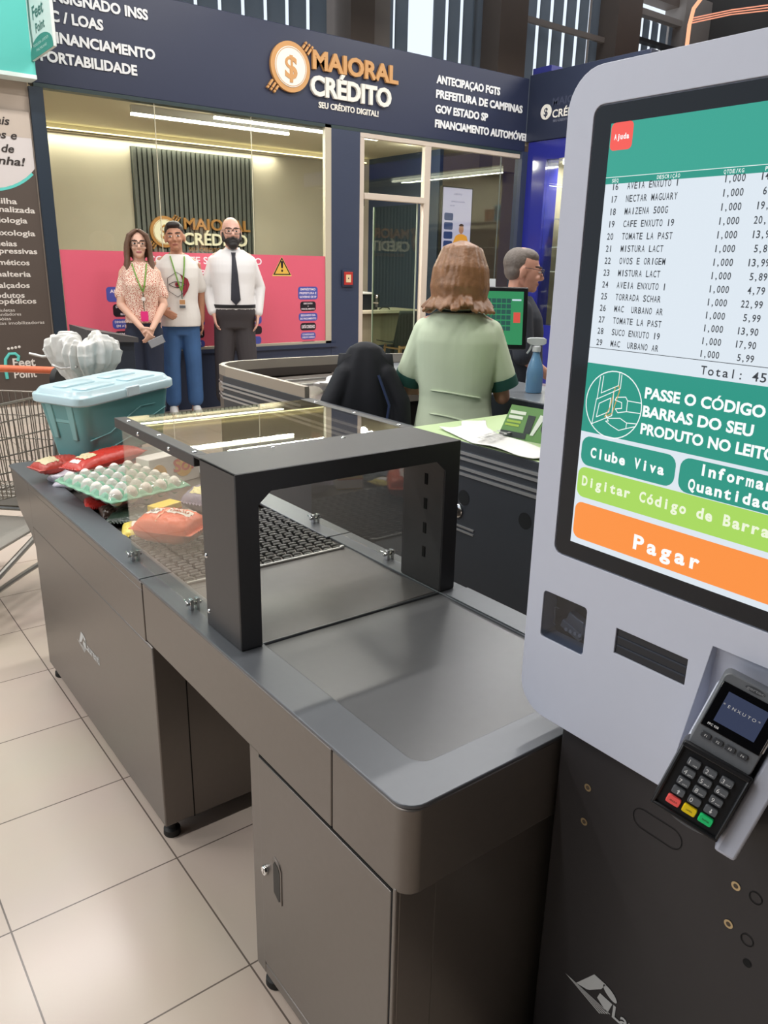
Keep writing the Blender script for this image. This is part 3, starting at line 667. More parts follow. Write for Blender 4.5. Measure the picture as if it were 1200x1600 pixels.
# slatted feature panel with the shop logo
sp = thing('slat_panel', 'dark grey vertically slatted wall panel behind the shop glass', 'wall panel', (4.02,8.93,0))
MB().box(3.19,4.85,8.925,8.945,.05,2.77).build('backing', M('slat_backing','#3c403c',.7), sp, smooth=0)
for i in range(26): MB().box(3.20+.0637*i,3.20+.0637*i+.042,8.89,8.925,.05,2.77).build('slat', M('grey_slat','#53564f',.6), sp, smooth=0)
Mgold = M('gold_letter', '#c8955c', .45); Mgold2 = M('gold_inner', '#a9793f', .4, .3); Mcream = M('cream_letter', '#e9e6dd', .5)
def coin_logo(parent, y, cx, cz, R, dep, mg=Mgold, mc=Mcream):
    """coin with a dollar sign and two bursts of speed dashes"""
    o = Vector((0,y,0))
    def P(poly, d0, d1): return MB().prism(poly, (0,y-d0,0), X3, Z3, (0,-(d1-d0),0))
    P(circ(R,48,cx,cz), 0, dep).build('coin_rim', mg, parent)
    P(circ(R*.80,48,cx,cz), dep, dep+.006).build('coin_face', mc, parent)
    b = MB()
    for i in range(48):
        a0,a1 = 2*PI*i/48, 2*PI*(i+1)/48
        b.add([(cx+r*math.cos(a), y-dep-.008, cz+r*math.sin(a)) for r,a in ((R*.74,a0),(R*.765,a0),(R*.765,a1),(R*.74,a1))],[(0,1,2,3)])
    b.build('coin_ring', mg, parent, smooth=0)
    b = MB(); text(b, '$', (cx,y-dep-.006,cz-R*.44), X3, Z3, R*.88, al='c', bold=1, depth=.006); b.build('dollar_sign', mg, parent, smooth=0)
    b = MB()
    ang = math.radians(52); d = Vector((math.cos(ang),0,math.sin(ang))); n = Vector((-d.z,0,d.x))
    for k in range(3):
        for sgn in (1,-1):
            st = 1.02 - .0*k; L = R*(.30-.05*k); off = R*(-.28+.17*k) - R*.05
            c = Vector((cx,y-dep*.5,cz)) + d*sgn*(R*1.04+L/2) + n*off*sgn
            Rm = Matrix((d, Vector((0,1,0)), n)).transposed()
            b.obox(c, (L, dep, R*.085), Rm); b.obox(c + d*sgn*(L/2+R*.09), (R*.10, dep, R*.085), Rm)
    b.build('speed_dashes', mg, parent, smooth=0)
wl = thing('wall_logo', 'gold and cream raised coin logo with letters on the slatted panel', 'logo sign', (4.1,8.88,1.6))
coin_logo(wl, 8.888, 3.535, 1.80, .19, .03, Mgold2, M('cream_letter2','#ded9bd',.5))
b = MB(); text(b, 'MAIORAL', (3.80,8.885,1.845), X3, Z3, .135, w=.95, bold=1, depth=.03); b.build('gold_letters', Mgold2, wl, smooth=0)
b = MB(); text(b, 'CRÉDITO', (3.78,8.885,1.655), X3, Z3, .145, w=.92, bold=1, depth=.03); b.build('cream_letters', M('cream_letter2','#ded9bd',.5), wl, smooth=0)
b = MB(); text(b, 'SEU CRÉDITO DIGITAL!', (3.86,8.885,1.575), X3, Z3, .042, w=.76, depth=.01); b.build('tagline', Mgold2, wl, smooth=0)
# fascia sign
fs = thing('fascia_sign', 'long navy shop sign with gold and cream raised lettering above the storefront', 'shop sign', (4.4,6.38,2.86))
b = MB(); b.box(1.44,7.344,6.345,6.50,2.852,3.685); b.build('fascia_panel', Mnavy2, fs, bevel=.006)
b = MB(); b.box(1.44,7.34,6.335,6.44,2.82,2.852); b.build('fascia_edge', M('fascia_edge','#2a3a3c',.4), fs, smooth=0)
FY = 6.343
coin_logo(fs, FY, 3.905, 3.315, .226, .03)
b = MB(); text(b, 'MAIORAL', (4.165,FY,3.345), X3, Z3, .166, w=1.10, bold=2, depth=.03); b.build('gold_letters', Mgold, fs, smooth=0)
b = MB(); text(b, 'CRÉDITO', (4.14,FY,3.105), X3, Z3, .178, w=1.035, bold=2, depth=.03); b.build('cream_letters', Mcream, fs, smooth=0)
b = MB(); text(b, 'SEU CRÉDITO DIGITAL!', (4.247,FY,2.995), X3, Z3, .055, w=.77, bold=1, depth=.008); b.build('tagline', Mcream, fs, smooth=0)
Mwl = M('white_sign_letter', '#e6e8ea', .5)
for s, xr, z, wd in [('CONSIGNADO INSS',2.47,3.478,.97),('BPC / LOAS',2.065,3.331,.55),('REFINANCIAMENTO',2.514,3.175,1.03),('PORTABILIDADE',2.338,3.025,.82)]:
    tobj('services_line', Mwl, fs, s, (xr,FY,z), X3, Z3, .079, al='r', bold=2, depth=.008, w=wd)
for s, wd, z in [('ANTECIPAÇAO FGTS',1.01,3.437),('PREFEITURA DE CAMPINAS',1.415,3.288),('GOV ESTADO SP',.83,3.135),('FINANCIAMENTO AUTOMÓVEL',1.545,2.982)]:
    tobj('services_line', Mwl, fs, s, (5.83,FY,z), X3, Z3, .081, bold=2, depth=.008, w=wd)
# return of the sign on the right-hand side
fr_ = thing('return_sign', 'smaller navy sign with a pale coin logo, round the corner from the long sign', 'shop sign', (7.40,5.6,2.86))
b = MB(); b.box(7.345,7.50,4.6,6.340,2.965,3.72); b.build('sign_panel', M('navy_return','#262d42',.4), fr_, bevel=.005)
Ym = Vector((0,-1,0)); b = MB(); c_ = Vector((7.344,6.03,3.275))
b.prism(circ(.085,32), c_, Ym, Z3, (-.008,0,0)); b.build('coin', Mcream, fr_)
b = MB(); text(b, '$', c_+Vector((-.009,0,-.045)), Ym, Z3, .09, al='c', bold=1); b.build('dollar_sign', M('navy_return','#262d42',.4), fr_, smooth=0)
b = MB(); text(b, 'CRÉDITO', (7.343,5.93,3.20), Ym, Z3, .085, w=.56, bold=1); b.build('pale_letters', Mcream, fr_, smooth=0)
b = MB(); text(b, 'MAIORAL', (7.343,5.94,3.335), Ym, Z3, .08, w=.58, bold=1); b.build('dark_letters', M('dim_letter','#3d4358',.5), fr_, smooth=0)
b = MB(); text(b, 'SEU CRÉDITO DIGITAL!', (7.343,5.91,3.15), Ym, Z3, .025, w=.42); b.build('tagline', M('dim_letter2','#8b90a0',.5), fr_, smooth=0)

# pink poster on the window
Mpink = M('pink_vinyl', '#dc6379', .35)
pp = thing('window_poster', 'wide pink poster with blue and black text boxes on the lower shop window', 'poster', (2.97,6.345,.625))
b = MB(); b.box(1.52,4.41,6.346,6.3515,.628,1.535); b.build('sheet', Mpink, pp, smooth=0)
Mbl = M('poster_blue','#4b55a8',.4); Mbk = M('poster_black','#1d1820',.4); Mpw = M('poster_white','#f2e6ee',.5)
def badge(cx, cz, w, h, m, lines, r=.03):
    MB().prism(rrect(w,h,min(r,h*.45),5,cx,cz), (0,6.346,0), X3, Z3, (0,-.002,0)).build('text_box', m, pp, smooth=0)
    b = MB(); n = len(lines); lh = h/(n+.25)
    for i,s in enumerate(lines): text(b, s, (cx,6.3435,cz+(n/2-i-.5)*lh*.95-lh*.26), X3, Z3, lh*.52, al='c', bold=1, w=min(w*.86, len(s)*lh*.46))
    b.build('box_text', Mpw, pp, smooth=0)
cols = [(2.10,[('b',['ANTECIPE SEU','FGTS!'],.40,.135),('k',['DISPONÍVEL PARA','SALDOS','BLOQUEADOS'],.30,.115),('b',['DINHEIRO NA CONTA','EM ATÉ 2 HORAS'],.33,.09),('k',['SEM PARCELAS','MENSAIS'],.30,.095),('b',['CONSULTE'],.28,.07)]),
        (2.72,[('b',['CONSIGNADO','INSS'],.36,.135),('k',['APOSENTADOS','E PENSIONISTAS'],.30,.115),('b',['TAXA BAIXA'],.30,.09),('k',['SEM CONSULTA'],.28,.095),('b',['CONSULTE'],.28,.07),('k',['LIBERADO'],.28,.085)]),
        (3.38,[('b',['REFINANCIAMENTO','DE VEÍCULOS'],.36,.135),('k',['DINHEIRO','NA HORA'],.28,.11),('b',['SEM','BUROCRACIA'],.28,.09),('k',['EM ATÉ','60X'],.28,.085),('b',['CRÉDITO','FÁCIL'],.26,.08),('k',['GARANTIA DE','VEÍCULO'],.27,.085)]),
        (4.10,[('b',['EMPRÉSTIMO','PREFEITURA E','GOVERNO DE SP'],.25,.135),('k',['DESCONTO','+','PARCELAMENTO'],.20,.10),('b',['SEGUNDO DIA','DE PAGAMENTO'],.24,.085),('k',['CARTÃO CONSIGNADO'],.20,.08),('b',['CONSIGNADO','CRÉDITO RÁPIDO'],.19,.075),('k',['CARTÃO BENEFÍCIO'],.20,.08)])]
for cx, items in cols:
    z = 1.215
    for kd, ln, w_, h_ in items:
        badge(cx, z-h_/2, w_, h_, Mbl if kd == 'b' else Mbk, ln); z -= h_ + .022
b = MB(); text(b, 'CONSULTE SEU CRÉDITO', (2.93,6.3435,1.435), X3, Z3, .065, w=1.22, al='c', bold=1); text(b, 'AGORA MESMO!', (3.02,6.3435,1.318), X3, Z3, .06, w=.92, al='c', bold=1); b.build('heading', Mpw, pp, smooth=0)
tri = lambda k: [(3.78-.108*k,1.335+(1-k)*.055),(3.78+.108*k,1.335+(1-k)*.055),(3.78,1.335+.058*(1-k)+.185*(k*.97))]
MB().prism(tri(1.1), (0,6.346,-.006), X3, Z3, (0,-.001,0)).build('warning_border', M('warn_outer','#e6d26a',.5), pp, smooth=0)
MB().prism(tri(1.0), (0,6.345,0), X3, Z3, (0,-.001,0)).build('warning_triangle', Mbk, pp, smooth=0)
MB().prism(tri(.80), (0,6.344,0), X3, Z3, (0,-.001,0)).build('warning_fill', M('warn_yellow','#e0b54c',.5), pp, smooth=0)
b = MB(); b.prism([(3.770,1.405),(3.790,1.405),(3.796,1.475),(3.764,1.475)], (0,6.343,0), X3, Z3, (0,-.001,0)); b.prism(circ(.012,14,3.78,1.378), (0,6.343,0), X3, Z3, (0,-.001,0)); b.build('exclamation_mark', Mbk, pp, smooth=0)

# call point on the pillar
cp = thing('fire_call_point', 'small red fire call point on the navy pillar', 'call point', (4.612,6.335,1.305))
b = MB(); b.box(4.535,4.690,6.3100,6.3350,1.215,1.395); b.build('housing', M('navy_box','#28304a',.5), cp, bevel=.004)
b = MB(); b.box(4.552,4.670,6.3010,6.3110,1.235,1.375); b.build('red_face', M('signal_red','#b0302c',.4), cp, bevel=.004)
b = MB(); b.box(4.575,4.640,6.2970,6.3020,1.262,1.345); b.build('glass_label', M('cream_label','#ddc7a0',.4), cp); MB().box(4.60,4.613,6.2955,6.2980,1.298,1.312).build('button', Mbk, cp)

# doorway: light frame, open glass door leaf
d1 = struct(bpy.data.objects.new('door_1', None)); COL.objects.link(d1); d1.location = (5.25,6.36,0)
b = MB(); b.box(4.775,4.835,6.337,6.40,0,2.77); b.box(5.70,5.79,6.337,6.40,0,2.77); b.box(4.835,5.70,6.32,6.40,2.15,2.215); b.box(4.775,7.26,6.337,6.40,2.77,2.819); b.build('door_frame', Mframe, d1, bevel=.004)
b = MB(); b.box(4.835,5.70,6.355,6.361,2.215,2.79); b.build('transom_pane', Mpane, d1, smooth=0)
Mgd = glassM('door_glass','#dfe8dd',.0,1.0,1.5,.03)
b = MB(); b.box(5.655,5.665,6.41,7.26,.02,2.145); leaf = b.build('door_leaf', Mgd, d1, smooth=0)
b = MB(); b.box(5.652,5.668,6.40,6.41,.02,2.145); b.box(5.652,5.668,7.26,7.275,.02,2.145); b.build('leaf_edge', M('green_glass_edge','#8b9686',.3), leaf, smooth=0)
b = MB(); b.tube([(5.64,7.16,.985),(5.60,7.16,.985),(5.60,7.05,.985)],.010,8); b.ell((5.645,7.16,1.06),(.012,.022,.022)); b.box(5.646,5.674,7.135,7.185,.93,1.09); b.build('door_handle', Mchr, leaf)
b = MB(); b.box(4.838,4.862,6.365,6.395,2.08,2.15); b.build('door_closer', Mbk, d1)
w2 = struct(bpy.data.objects.new('window_2', None)); COL.objects.link(w2); w2.location = (6.5,6.36,0)
MB().box(5.79,7.28,6.355,6.361,0,2.79).build('glass_pane', Mpane, w2, smooth=0)
MB().box(6.945,6.951,6.350,6.366,0,2.79).build('pane_joint', M('silicone_joint2','#55595a',.4), w2, smooth=0)
struct(MB().box(7.26,7.36,6.30,6.42,0,2.85).build('trim_14', Mnavy, smooth=0))

# lit portrait screen inside the shop
tv = thing('wall_display', 'tall lit advertising display inside the shop with a person in orange', 'display', (6.83,7.02,1.5))
MB().box(6.56,7.10,7.0,7.05,1.50,2.445).build('casing', M('display_black','#101114',.3), tv, bevel=.004)
def tvp(name, s0,s1,t0,t1,col,e,d=.0006,poly=None):
    m = M('tv_'+name, col, .3, emit=e)
    return (MB().prism(poly,(0,7.0,0),X3,Z3,(0,-d,0)) if poly else MB().box(s0,s1,7.0-d,7.0,t0,t1)).build(name, m, tv, smooth=0)
tvp('picture', 6.575,7.085,1.52,2.43,'#c6bfdc',.95)
for i in range(5): tvp('blue_box', 6.605,6.605+.155,2.06-.128*i,2.06-.128*i+.088, '#34477f' if i % 2 == 0 else '#7d9fd2', .8, .0012, rrect(.155,.092,.02,3,6.685,2.075-.115*i))
tvp('lower_band', 6.575,7.085,1.52,1.60,'#2f3f96',.8,.0012)
tvp('orange_shirt', 0,0,0,0,'#f0a540',.95,.0013, [(6.765,1.602),(7.065,1.602),(7.06,1.75),(7.02,1.84),(6.95,1.865),(6.88,1.865),(6.82,1.84),(6.77,1.74)])
tvp('face', 0,0,0,0,'#c08a72',.8,.0015,[(6.917+.043*math.cos(a),1.925+.058*math.sin(a)) for a in [2*PI*i/20 for i in range(20)]])
tvp('hair', 0,0,0,0,'#4a2f2c',.6,.0017,[(6.917+.044*math.cos(a),1.965+.03*math.sin(a)) for a in [PI*i/12 for i in range(13)]])
b = MB(); text(b,'SIMULE AGORA',(6.72,6.998,2.255),X3,Z3,.018,w=.24); text(b,'NO APP',(6.70,6.998,2.205),X3,Z3,.015,w=.08); text(b, 'CRÉDITO', (6.83,6.998,2.345), X3, Z3, .02, al='c', w=.14); b.build('small_text', M('tv_text','#6a6f98',.4,emit=.6), tv, smooth=0)

# desk with printer and chair in the doorway
dk = thing('desk', 'beige office desk with a panel front inside the shop doorway', 'desk', (5.9,7.75,0))
MB().box(5.25,6.62,7.45,8.05,.825,.865).build('desktop', M('beige_laminate','#cfc3ac',.45), dk, bevel=.004)
MB().box(5.28,6.58,7.52,7.54,.40,.825).build('front_panel', M('beige_panel','#8f8470',.6), dk)
for (x,y) in [(5.30,7.52),(6.56,7.52),(5.30,7.98),(6.56,7.98)]: MB().box(x-.02,x+.02,y-.02,y+.02,0,.825).build('leg', M('leg_black','#17181a',.5), dk)
pr_ = thing('printer', 'black desktop printer with white paper tray on the beige desk', 'printer', (5.72,7.75,.866))
MB().box(5.50,5.98,7.58,7.98,.866,1.07).build('body', M('printer_black','#1d1f22',.4), pr_, bevel=.01)
MB().box(5.47,5.87,7.56,7.80,1.073,1.10).build('paper_tray', M('printer_white','#d6d5cf',.5), pr_, bevel=.006)
pa = MB().box(5.42,5.62,7.50,7.72,.8665,.880).build('paper_stack', M('paper_white','#e3e2da',.7)); tag(pa, 'low stack of white paper left of the printer on the desk', 'paper')
kb = MB(); kb.tube([(6.02,7.60,.868),(6.06,7.58,.90),(6.14,7.56,.895),(6.2,7.6,.868)],.008,8); tag(kb.build('cable', M('leg_black','#17181a',.5)), 'black looped cable on the desk right of the printer', 'cable')
ch = thing('side_chair', 'black shell chair with light wooden legs in the doorway', 'chair', (6.02,7.12,0))
Msh = M('shell_black','#2b2d30',.45); Mwd = M('beech_wood','#c08f6b',.5,noise=.1,nscale=12)
b = MB()
def shell(u,v):
    x = (u-.5)*.46*(1-.22*v); a = v*1.9
    if v < .5: y = 7.36-.42*v*2*.9; z = .46+.03*(abs(u-.5)*2)**2-.02*v
    else: y = 6.982-.10*(v-.5)*2; z = .44+.45*(v-.5)*2
    return Vector((6.03+x, y + .05*(abs(u-.5)*2)**2*(1 if v>.5 else 0), z))
b.grid(shell, 12, 16); b.build('shell', Msh, ch, solid=.012)
for (x,y,dx,dy) in [(5.90,6.98,-.06,-.05),(6.16,6.98,.06,-.05),(5.90,7.28,-.06,.05),(6.16,7.28,.06,.05)]:
    MB().tube([(x,y,.44),(x+dx,y+dy,0)],[.018,.012],10).build('leg', Mwd, ch)
b = MB(); b.tube([(5.88,6.97,.41),(6.18,6.97,.41)],.016,8); b.tube([(5.89,6.97,.40),(5.89,7.3,.40)],.012,8); b.tube([(6.17,6.97,.40),(6.17,7.3,.40)],.012,8); b.build('cross_rail', Mwd, ch)

# foot-care shop on the left: poster wall, baseboard, turquoise fascia, projecting sign
Mfp = M('poster_brown', '#51463f', .6); Mfw = M('poster_pale', '#cfc8c6', .6); Mteal = M('turquoise', '#5fc7bd', .5)
struct(MB().box(-2.5,1.40,6.37,6.44,0,2.86).build('wall_neighbour', M('neighbour_wall','#b4a597',.6,noise=.05,nscale=3), smooth=0))
struct(MB().box(-2.5,1.40,6.345,6.37,0,.17).build('baseboard_back', M('pale_baseboard','#d9d0c4',.5), smooth=0))
po = thing('foot_care_poster', 'tall brown and white poster listing foot care services, left of the navy frame', 'poster', (.7,6.36,.2))
MB().box(-.05,1.385,6.352,6.366,.20,2.62).build('sheet', Mfp, po, smooth=0)
ca_ = [(1.0+.5*math.cos(t), 2.505+.5*math.sin(t)) for t in [PI+PI*i/24 for i in range(25)] if 1.0+.5*math.cos(t) < 1.384]
zr = 2.505-math.sqrt(.25-.384**2)
MB().prism([(-.05,2.52),(.5,2.52)]+ca_+[(1.384,zr),(1.384,2.52)], (0,6.352,0), X3, Z3, (0,-.001,0)).build('white_area', Mfw, po, smooth=0)
b = MB()
for i in range(30):
    t0, t1 = PI+PI*i/32, PI+PI*(i+1)/32
    if 1.0+.52*math.cos(t1) > 1.386: break
    b.add([(1.0+r*math.cos(t),6.3505,2.505+r*math.sin(t)) for r,t in ((.5,t0),(.522,t0),(.522,t1),(.5,t1))],[(0,1,2,3)])
b.build('turquoise_arc', Mteal, po, smooth=0)
MB().box(-.05,1.385,6.350,6.3515,2.42,2.62).build('beige_reflection', M('poster_reflection','#bdb0a4',.6), po, smooth=0)  # reflection on the poster, painted as a beige strip
for s,xr,z in [('Cuide mais',1.215,2.505),('dos cuidados e',1.262,2.40),('do bem estar de',1.228,2.295),('a sua linha!',1.298,2.20)]: tobj('script_text', M('script_dark','#332b28',.6), po, s, (xr,6.348,z), X3, Z3, .062, al='r', shear=.3, w=len(s)*.046, bold=1)
Mpt = M('poster_text','#d9d2cb',.6)
for s,xr,z in [('Palmilha',1.19,1.893),('personalizada',1.328,1.827),('Podologia',1.256,1.742),('Reflexologia',1.309,1.640),('Meias',1.15,1.552),('compressivas',1.309,1.492),('Cosméticos',1.236,1.398),('Esmalteria',1.236,1.302),('Calçados',1.216,1.208),('Produtos',1.165,1.125),('ortopédicos',1.256,1.075)]:
    tobj('service_line', Mpt, po, s, (xr+.02,6.350,z), X3, Z3, .044, al='r', bold=1, w=len(s)*.0385)
for s,xr,z in [('Muletas',1.07,1.02),('Andadores',1.118,.985),('Bóias',1.03,.948),('Botas imobilizadoras',1.305,.91)]: tobj('service_line', Mpt, po, s, (xr+.02,6.350,z-.012), X3, Z3, .026, al='r', w=len(s)*.0215)
b = MB(); text(b, 'Feet', (1.02,6.350,.53), X3, Z3, .075, w=.19, bold=1); text(b, 'Point', (1.02,6.350,.43), X3, Z3, .065, w=.19, bold=1); b.build('shop_name', Mpt, po, smooth=0)
b = MB(); b.tube([(.96,6.35,.43),(.955,6.35,.52),(.965,6.35,.60),(1.0,6.35,.645),(1.05,6.35,.645),(1.075,6.35,.62),(1.065,6.35,.58)],.014,8)
b.build('foot_emblem', Mteal, po)
b = MB()
for i in range(4): b.ell((1.0+.03*i,6.350,.69+.004*i),(.012,.003,.012))
b.build('toes', Mpt, po)
tl = thing('turquoise_fascia', 'plain turquoise shop fascia in the upper left corner', 'shop sign', (.2,6.25,2.86))
MB().box(-2.5,1.43,6.18,6.36,2.87,4.4).build('panel', Mteal, tl, bevel=.004); MB().box(-2.5,1.43,6.17,6.36,2.845,2.875).build('pale_edge', M('pale_edge','#dfeeea',.5), tl)
hg = thing('projecting_sign', 'white and green projecting shop sign at the corner of the turquoise fascia', 'sign', (1.46,5.9,3.0))
MB().box(1.405,1.43,5.56,6.18,2.975,3.9).build('panel', M('sign_pale','#d5dcd9',.5), hg, bevel=.003)
MB().prism([(-6.18,2.974),(-6.18,3.01)]+[(-5.87-.31*math.cos(a), 3.01+.10*math.sin(a)) for a in [PI*i/14 for i in range(1,14)]]+[(-5.56,3.01),(-5.56,2.974)], (1.405,0,0), Ym, Z3, (-.002,0,0)).build('green_arc', M('sign_green','#3f8377',.5), hg, smooth=0)
b = MB(); text(b, 'Feet', (1.4035,6.03,3.235), Ym, Z3, .088, w=.30, bold=1); text(b, 'Point', (1.4035,5.98,3.135), Ym, Z3, .065, w=.25, bold=1); b.tube([(1.404,6.09,3.06),(1.404,6.11,3.2),(1.404,6.10,3.42)],.010,6); b.build('shop_name', M('sign_dark_green','#41665f',.5), hg, smooth=0)
b = MB(); text(b, 'PODOLOGIA - ESTETICA', (1.4025,6.08,3.05), Ym, Z3, .018, w=.42); text(b, 'PALMILHAS', (1.4025,6.0,3.01), Ym, Z3, .018, w=.28); b.build('small_text', M('sign_pale2','#c6d8d2',.5), hg, smooth=0)

# blue shop on the right
Mblue = M('gloss_royal_blue', '#2a2f8c', .15, coat=.4)
struct(MB().box(7.36,7.60,5.99,6.30,0,2.96).build('trim_15', Mblue, smooth=0))
struct(MB().box(7.36,7.60,1.0,5.99,2.74,2.96).build('trim_16', Mblue, smooth=0))
struct(MB().box(7.36,7.60,1.0,5.99,0,.75).build('wall_right_shop', Mblue, smooth=0))
struct(MB().box(7.40,7.60,6.05,6.35,3.60,3.80).build('trim_17', M('blue_edge','#2f3380',.4), smooth=0))
w3 = struct(bpy.data.objects.new('window_3', None)); COL.objects.link(w3); w3.location = (7.45,4,.75)
MB().box(7.40,7.406,1.0,5.99,.75,2.74).build('glass_pane', Mpane, w3, smooth=0)
struct(MB().box(8.25,8.30,1.0,6.3,0,2.95).build('wall_showcase', M('mirror_beige','#a9a294',.4,noise=.1,nscale=2), smooth=0))
struct(MB().box(7.60,8.25,6.10,6.15,0,2.95).build('wall_showcase_end', M('mirror_beige','#a9a294',.4), smooth=0))
struct(MB().box(7.60,8.30,1.0,6.10,2.74,2.78).build('ceiling_showcase', M('showcase_top','#d0cabd',.5), smooth=0))
sl = thing('showcase_light', 'white light strip at the top of the blue shop window', 'light strip', (7.7,4.5,2.70)); MB().box(7.66,7.72,3.2,5.98,2.71,2.74).build('tube', M('case_led','#fffbe8',.5,emit=7), sl)
ld = bpy.data.lights.new('case','AREA'); ld.shape='RECTANGLE'; ld.size=.1; ld.size_y=2.5; ld.energy=55; ld.color=(1,.96,.85); lo = bpy.data.objects.new('case_lamp', ld); COL.objects.link(lo); lo.location=(7.69,4.7,2.69); attach(lo, sl)
Mgs = M('shelf_glass_white','#d9dcd8',.2)
for z,lb in [(1.42,'lowest glass shelf in the blue shop window'),(1.72,'middle glass shelf in the blue shop window'),(2.06,'topmost glass shelf in the blue shop window')]:
    t = thing('glass_shelf', lb, 'shelf', (7.85,4.6,z)); MB().box(7.55,8.20,3.2,5.95,z-.012,z).build('board', Mgs, t)
    for y in (5.5,4.2,3.3): MB().box(8.20,8.25,y-.01,y+.01,z-.06,z-.012).build('bracket', Malu, t)
items = [(7.66,5.66,1.7205,.07,.10,.14,'#e8d98a','pale yellow boxed item on the middle shelf'),(7.68,5.50,1.7205,.06,.07,.11,'#5a4a3c','dark brown boxed item on the middle shelf'),
 (7.66,5.60,2.0605,.09,.06,.22,'#2f9fc4','bright blue boxed item on the top shelf'),(7.67,5.72,2.0605,.06,.09,.20,'#cfd5d6','pale grey boxed item on the top shelf'),(7.68,5.40,2.0605,.10,.10,.17,'#9a6a48','brown boxed item on the top shelf'),
 (7.70,5.66,1.4205,.06,.05,.24,'#c97f64','salmon framed item on the lowest shelf'),(7.68,5.44,1.4205,.10,.15,.20,'#3c4146','dark grey boxed item on the lowest shelf'),(7.68,5.20,1.4205,.10,.15,.22,'#2f3338','blackish boxed item on the lowest shelf')]
for x,y,z,dx,dy,dz,c_,lb in items:
    o = MB().box(x,x+dx,y-dy/2,y+dy/2,z,z+dz).build('boxed_item', M('item_'+c_[1:], c_, .4), None, bevel=.006); tag(o, lb, 'box', 'boxed goods in the blue shop window')
# neon sign, far upper right
nn = thing('neon_sign', 'orange neon tube loop hanging high at the upper right', 'neon sign', (12.6,7.0,4.8))
b = MB(); pts = [(11.50,7,4.45),(11.50,7,5.10),(11.56,7,5.33),(11.75,7,5.52),(12.1,7,5.62),(14.0,7,6.1)]
b.tube(pts, .030, 10); b.build('tube_loop', M('neon_orange','#ffb48c',.5,emit=1.25), nn)
b = MB()
for k in range(3): b.tube([(11.53,7,5.125+.033*k),(12.6,7,5.43+.033*k),(14.2,7,5.80+.045*k)], .009, 8)
b.build('thin_tubes', M('neon_pale','#ffa888',.5,emit=1.0), nn)
MB().tube([(11.9,7.0,5.58),(11.9,7.0,6.9)],.006,6).build('suspension_wire', Mdark, nn)
# ================================================================ CASHIER LANE BEHIND
Mc2 = M('anthracite_panel', '#3d4148', .4, .25, noise=.04, nscale=40)
Mstr = M('silver_trim', '#b5b6b8', .35, .7)
Mgrn = M('pale_green_worktop', '#b9cf9d', .4)
c2 = thing('checkout_lane', 'anthracite cashier lane with silver side stripes and a pale green worktop, behind the tunnel', 'checkout lane', (1.5,1.0,0))
X2 = 1.10
b = MB(); b.box(X2,X2+.03,-1.05,2.30,.06,.938); b.build('side_panel', Mc2, c2, bevel=.002)
for z in (.903,.885,.853,.834):
    b = MB(); b.box(X2-.006,X2,-1.05,2.30,z-.0045,z+.0045); b.tube([(X2-.003,2.298,z),(X2+.04,2.42,z),(X2+.14,2.47,z)],.005,6); b.build('trim_strip', Mstr, c2, smooth=0)
b = MB(); b.box(X2+.005,1.72,-1.05,.84,.905,.9395); b.build('worktop', Mgrn, c2, bevel=.002)
b = MB(); b.box(X2+.03,1.72,-1.05,.80,.06,.905); b.build('near_base', Mc2, c2)
b = MB(); b.box(X2+.03,1.74,1.80,2.40,.05,.80); b.build('far_base', Mc2, c2)
b = MB(); b.box(1.90,2.28,.10,2.40,.86,.935); b.build('cash_desk', M('desk_grey','#8b9096',.3,.4), c2, bevel=.003)
b = MB(); b.box(1.95,2.26,.12,2.38,.06,.86); b.build('desk_base', Mc2, c2)
b = MB(); b.box(1.893,1.90,.10,2.40,.80,.93); b.build('desk_apron', M('desk_apron','#2a313b',.5), c2)
b = MB(); b.box(X2+.004,1.80,1.60,2.36,.86,.900); b.box(1.80,2.30,1.60,2.40,.86,.900); b.build('packing_deck', M('deck_taupe','#8d857f',.22,.4), c2, bevel=.003)
b = MB(); 
pth = [(X2+.004,1.545),(X2+.004,2.28),(X2+.02,2.38),(X2+.07,2.44),(X2+.16,2.47),(1.5,2.475),(1.9,2.44),(2.25,2.36),(2.32,2.30),(2.34,1.75)]
ins = [(x+(0.022 if i < 4 else -.0 if i < 8 else -.022), y-(0 if i < 2 else .012 if i == 2 else .022 if i < 9 else 0)) for i,(x,y) in enumerate(pth)]
for i in range(len(pth)-1):
    a,c,d,e = pth[i],pth[i+1],ins[i+1],ins[i]
    b.add([(*a,.938),(*c,.938),(*d,.938),(*e,.938),(*a,.985),(*c,.985),(*d,.985),(*e,.985)],[(0,3,2,1),(4,5,6,7),(0,1,5,4),(2,3,7,6)]+([(3,0,4,7)] if i == 0 else [])+([(1,2,6,5)] if i == len(pth)-2 else []))
b.build('bumper_rail', M('warm_steel_rail','#b5aea3',.35,.6), c2, smooth=30)
b = MB()
for i in range(1,len(pth)-1):
    a,c = ins[i],ins[i+1]; b.add([(*a,.895),(*c,.895),(*c,.938),(*a,.938)],[(0,1,2,3)])
for i in range(1,len(pth)-2):
    a,c = pth[i],pth[i+1]; b.add([(*a,.70),(*c,.70),(*c,.938),(*a,.938)],[(0,1,2,3)])
b.build('rail_skirt', M('taupe_skirt','#57504c',.4,.2), c2, smooth=30)
for yy in (2.05,2.2): MB().box(X2+.05,2.2,yy-.006,yy+.006,.900,.909).build('deck_bar', Malu, c2, smooth=0)
b = MB(); b.lathe([(.012,0),(.022,.001),(.024,.006),(.018,.010),(.008,.010),(.008,.004)], (0,.58,.706), 'x', 20); b.v = [(X2-p[0],p[1],p[2]) for p in b.v]; lk = b.build('panel_lock', Mchr, c2)
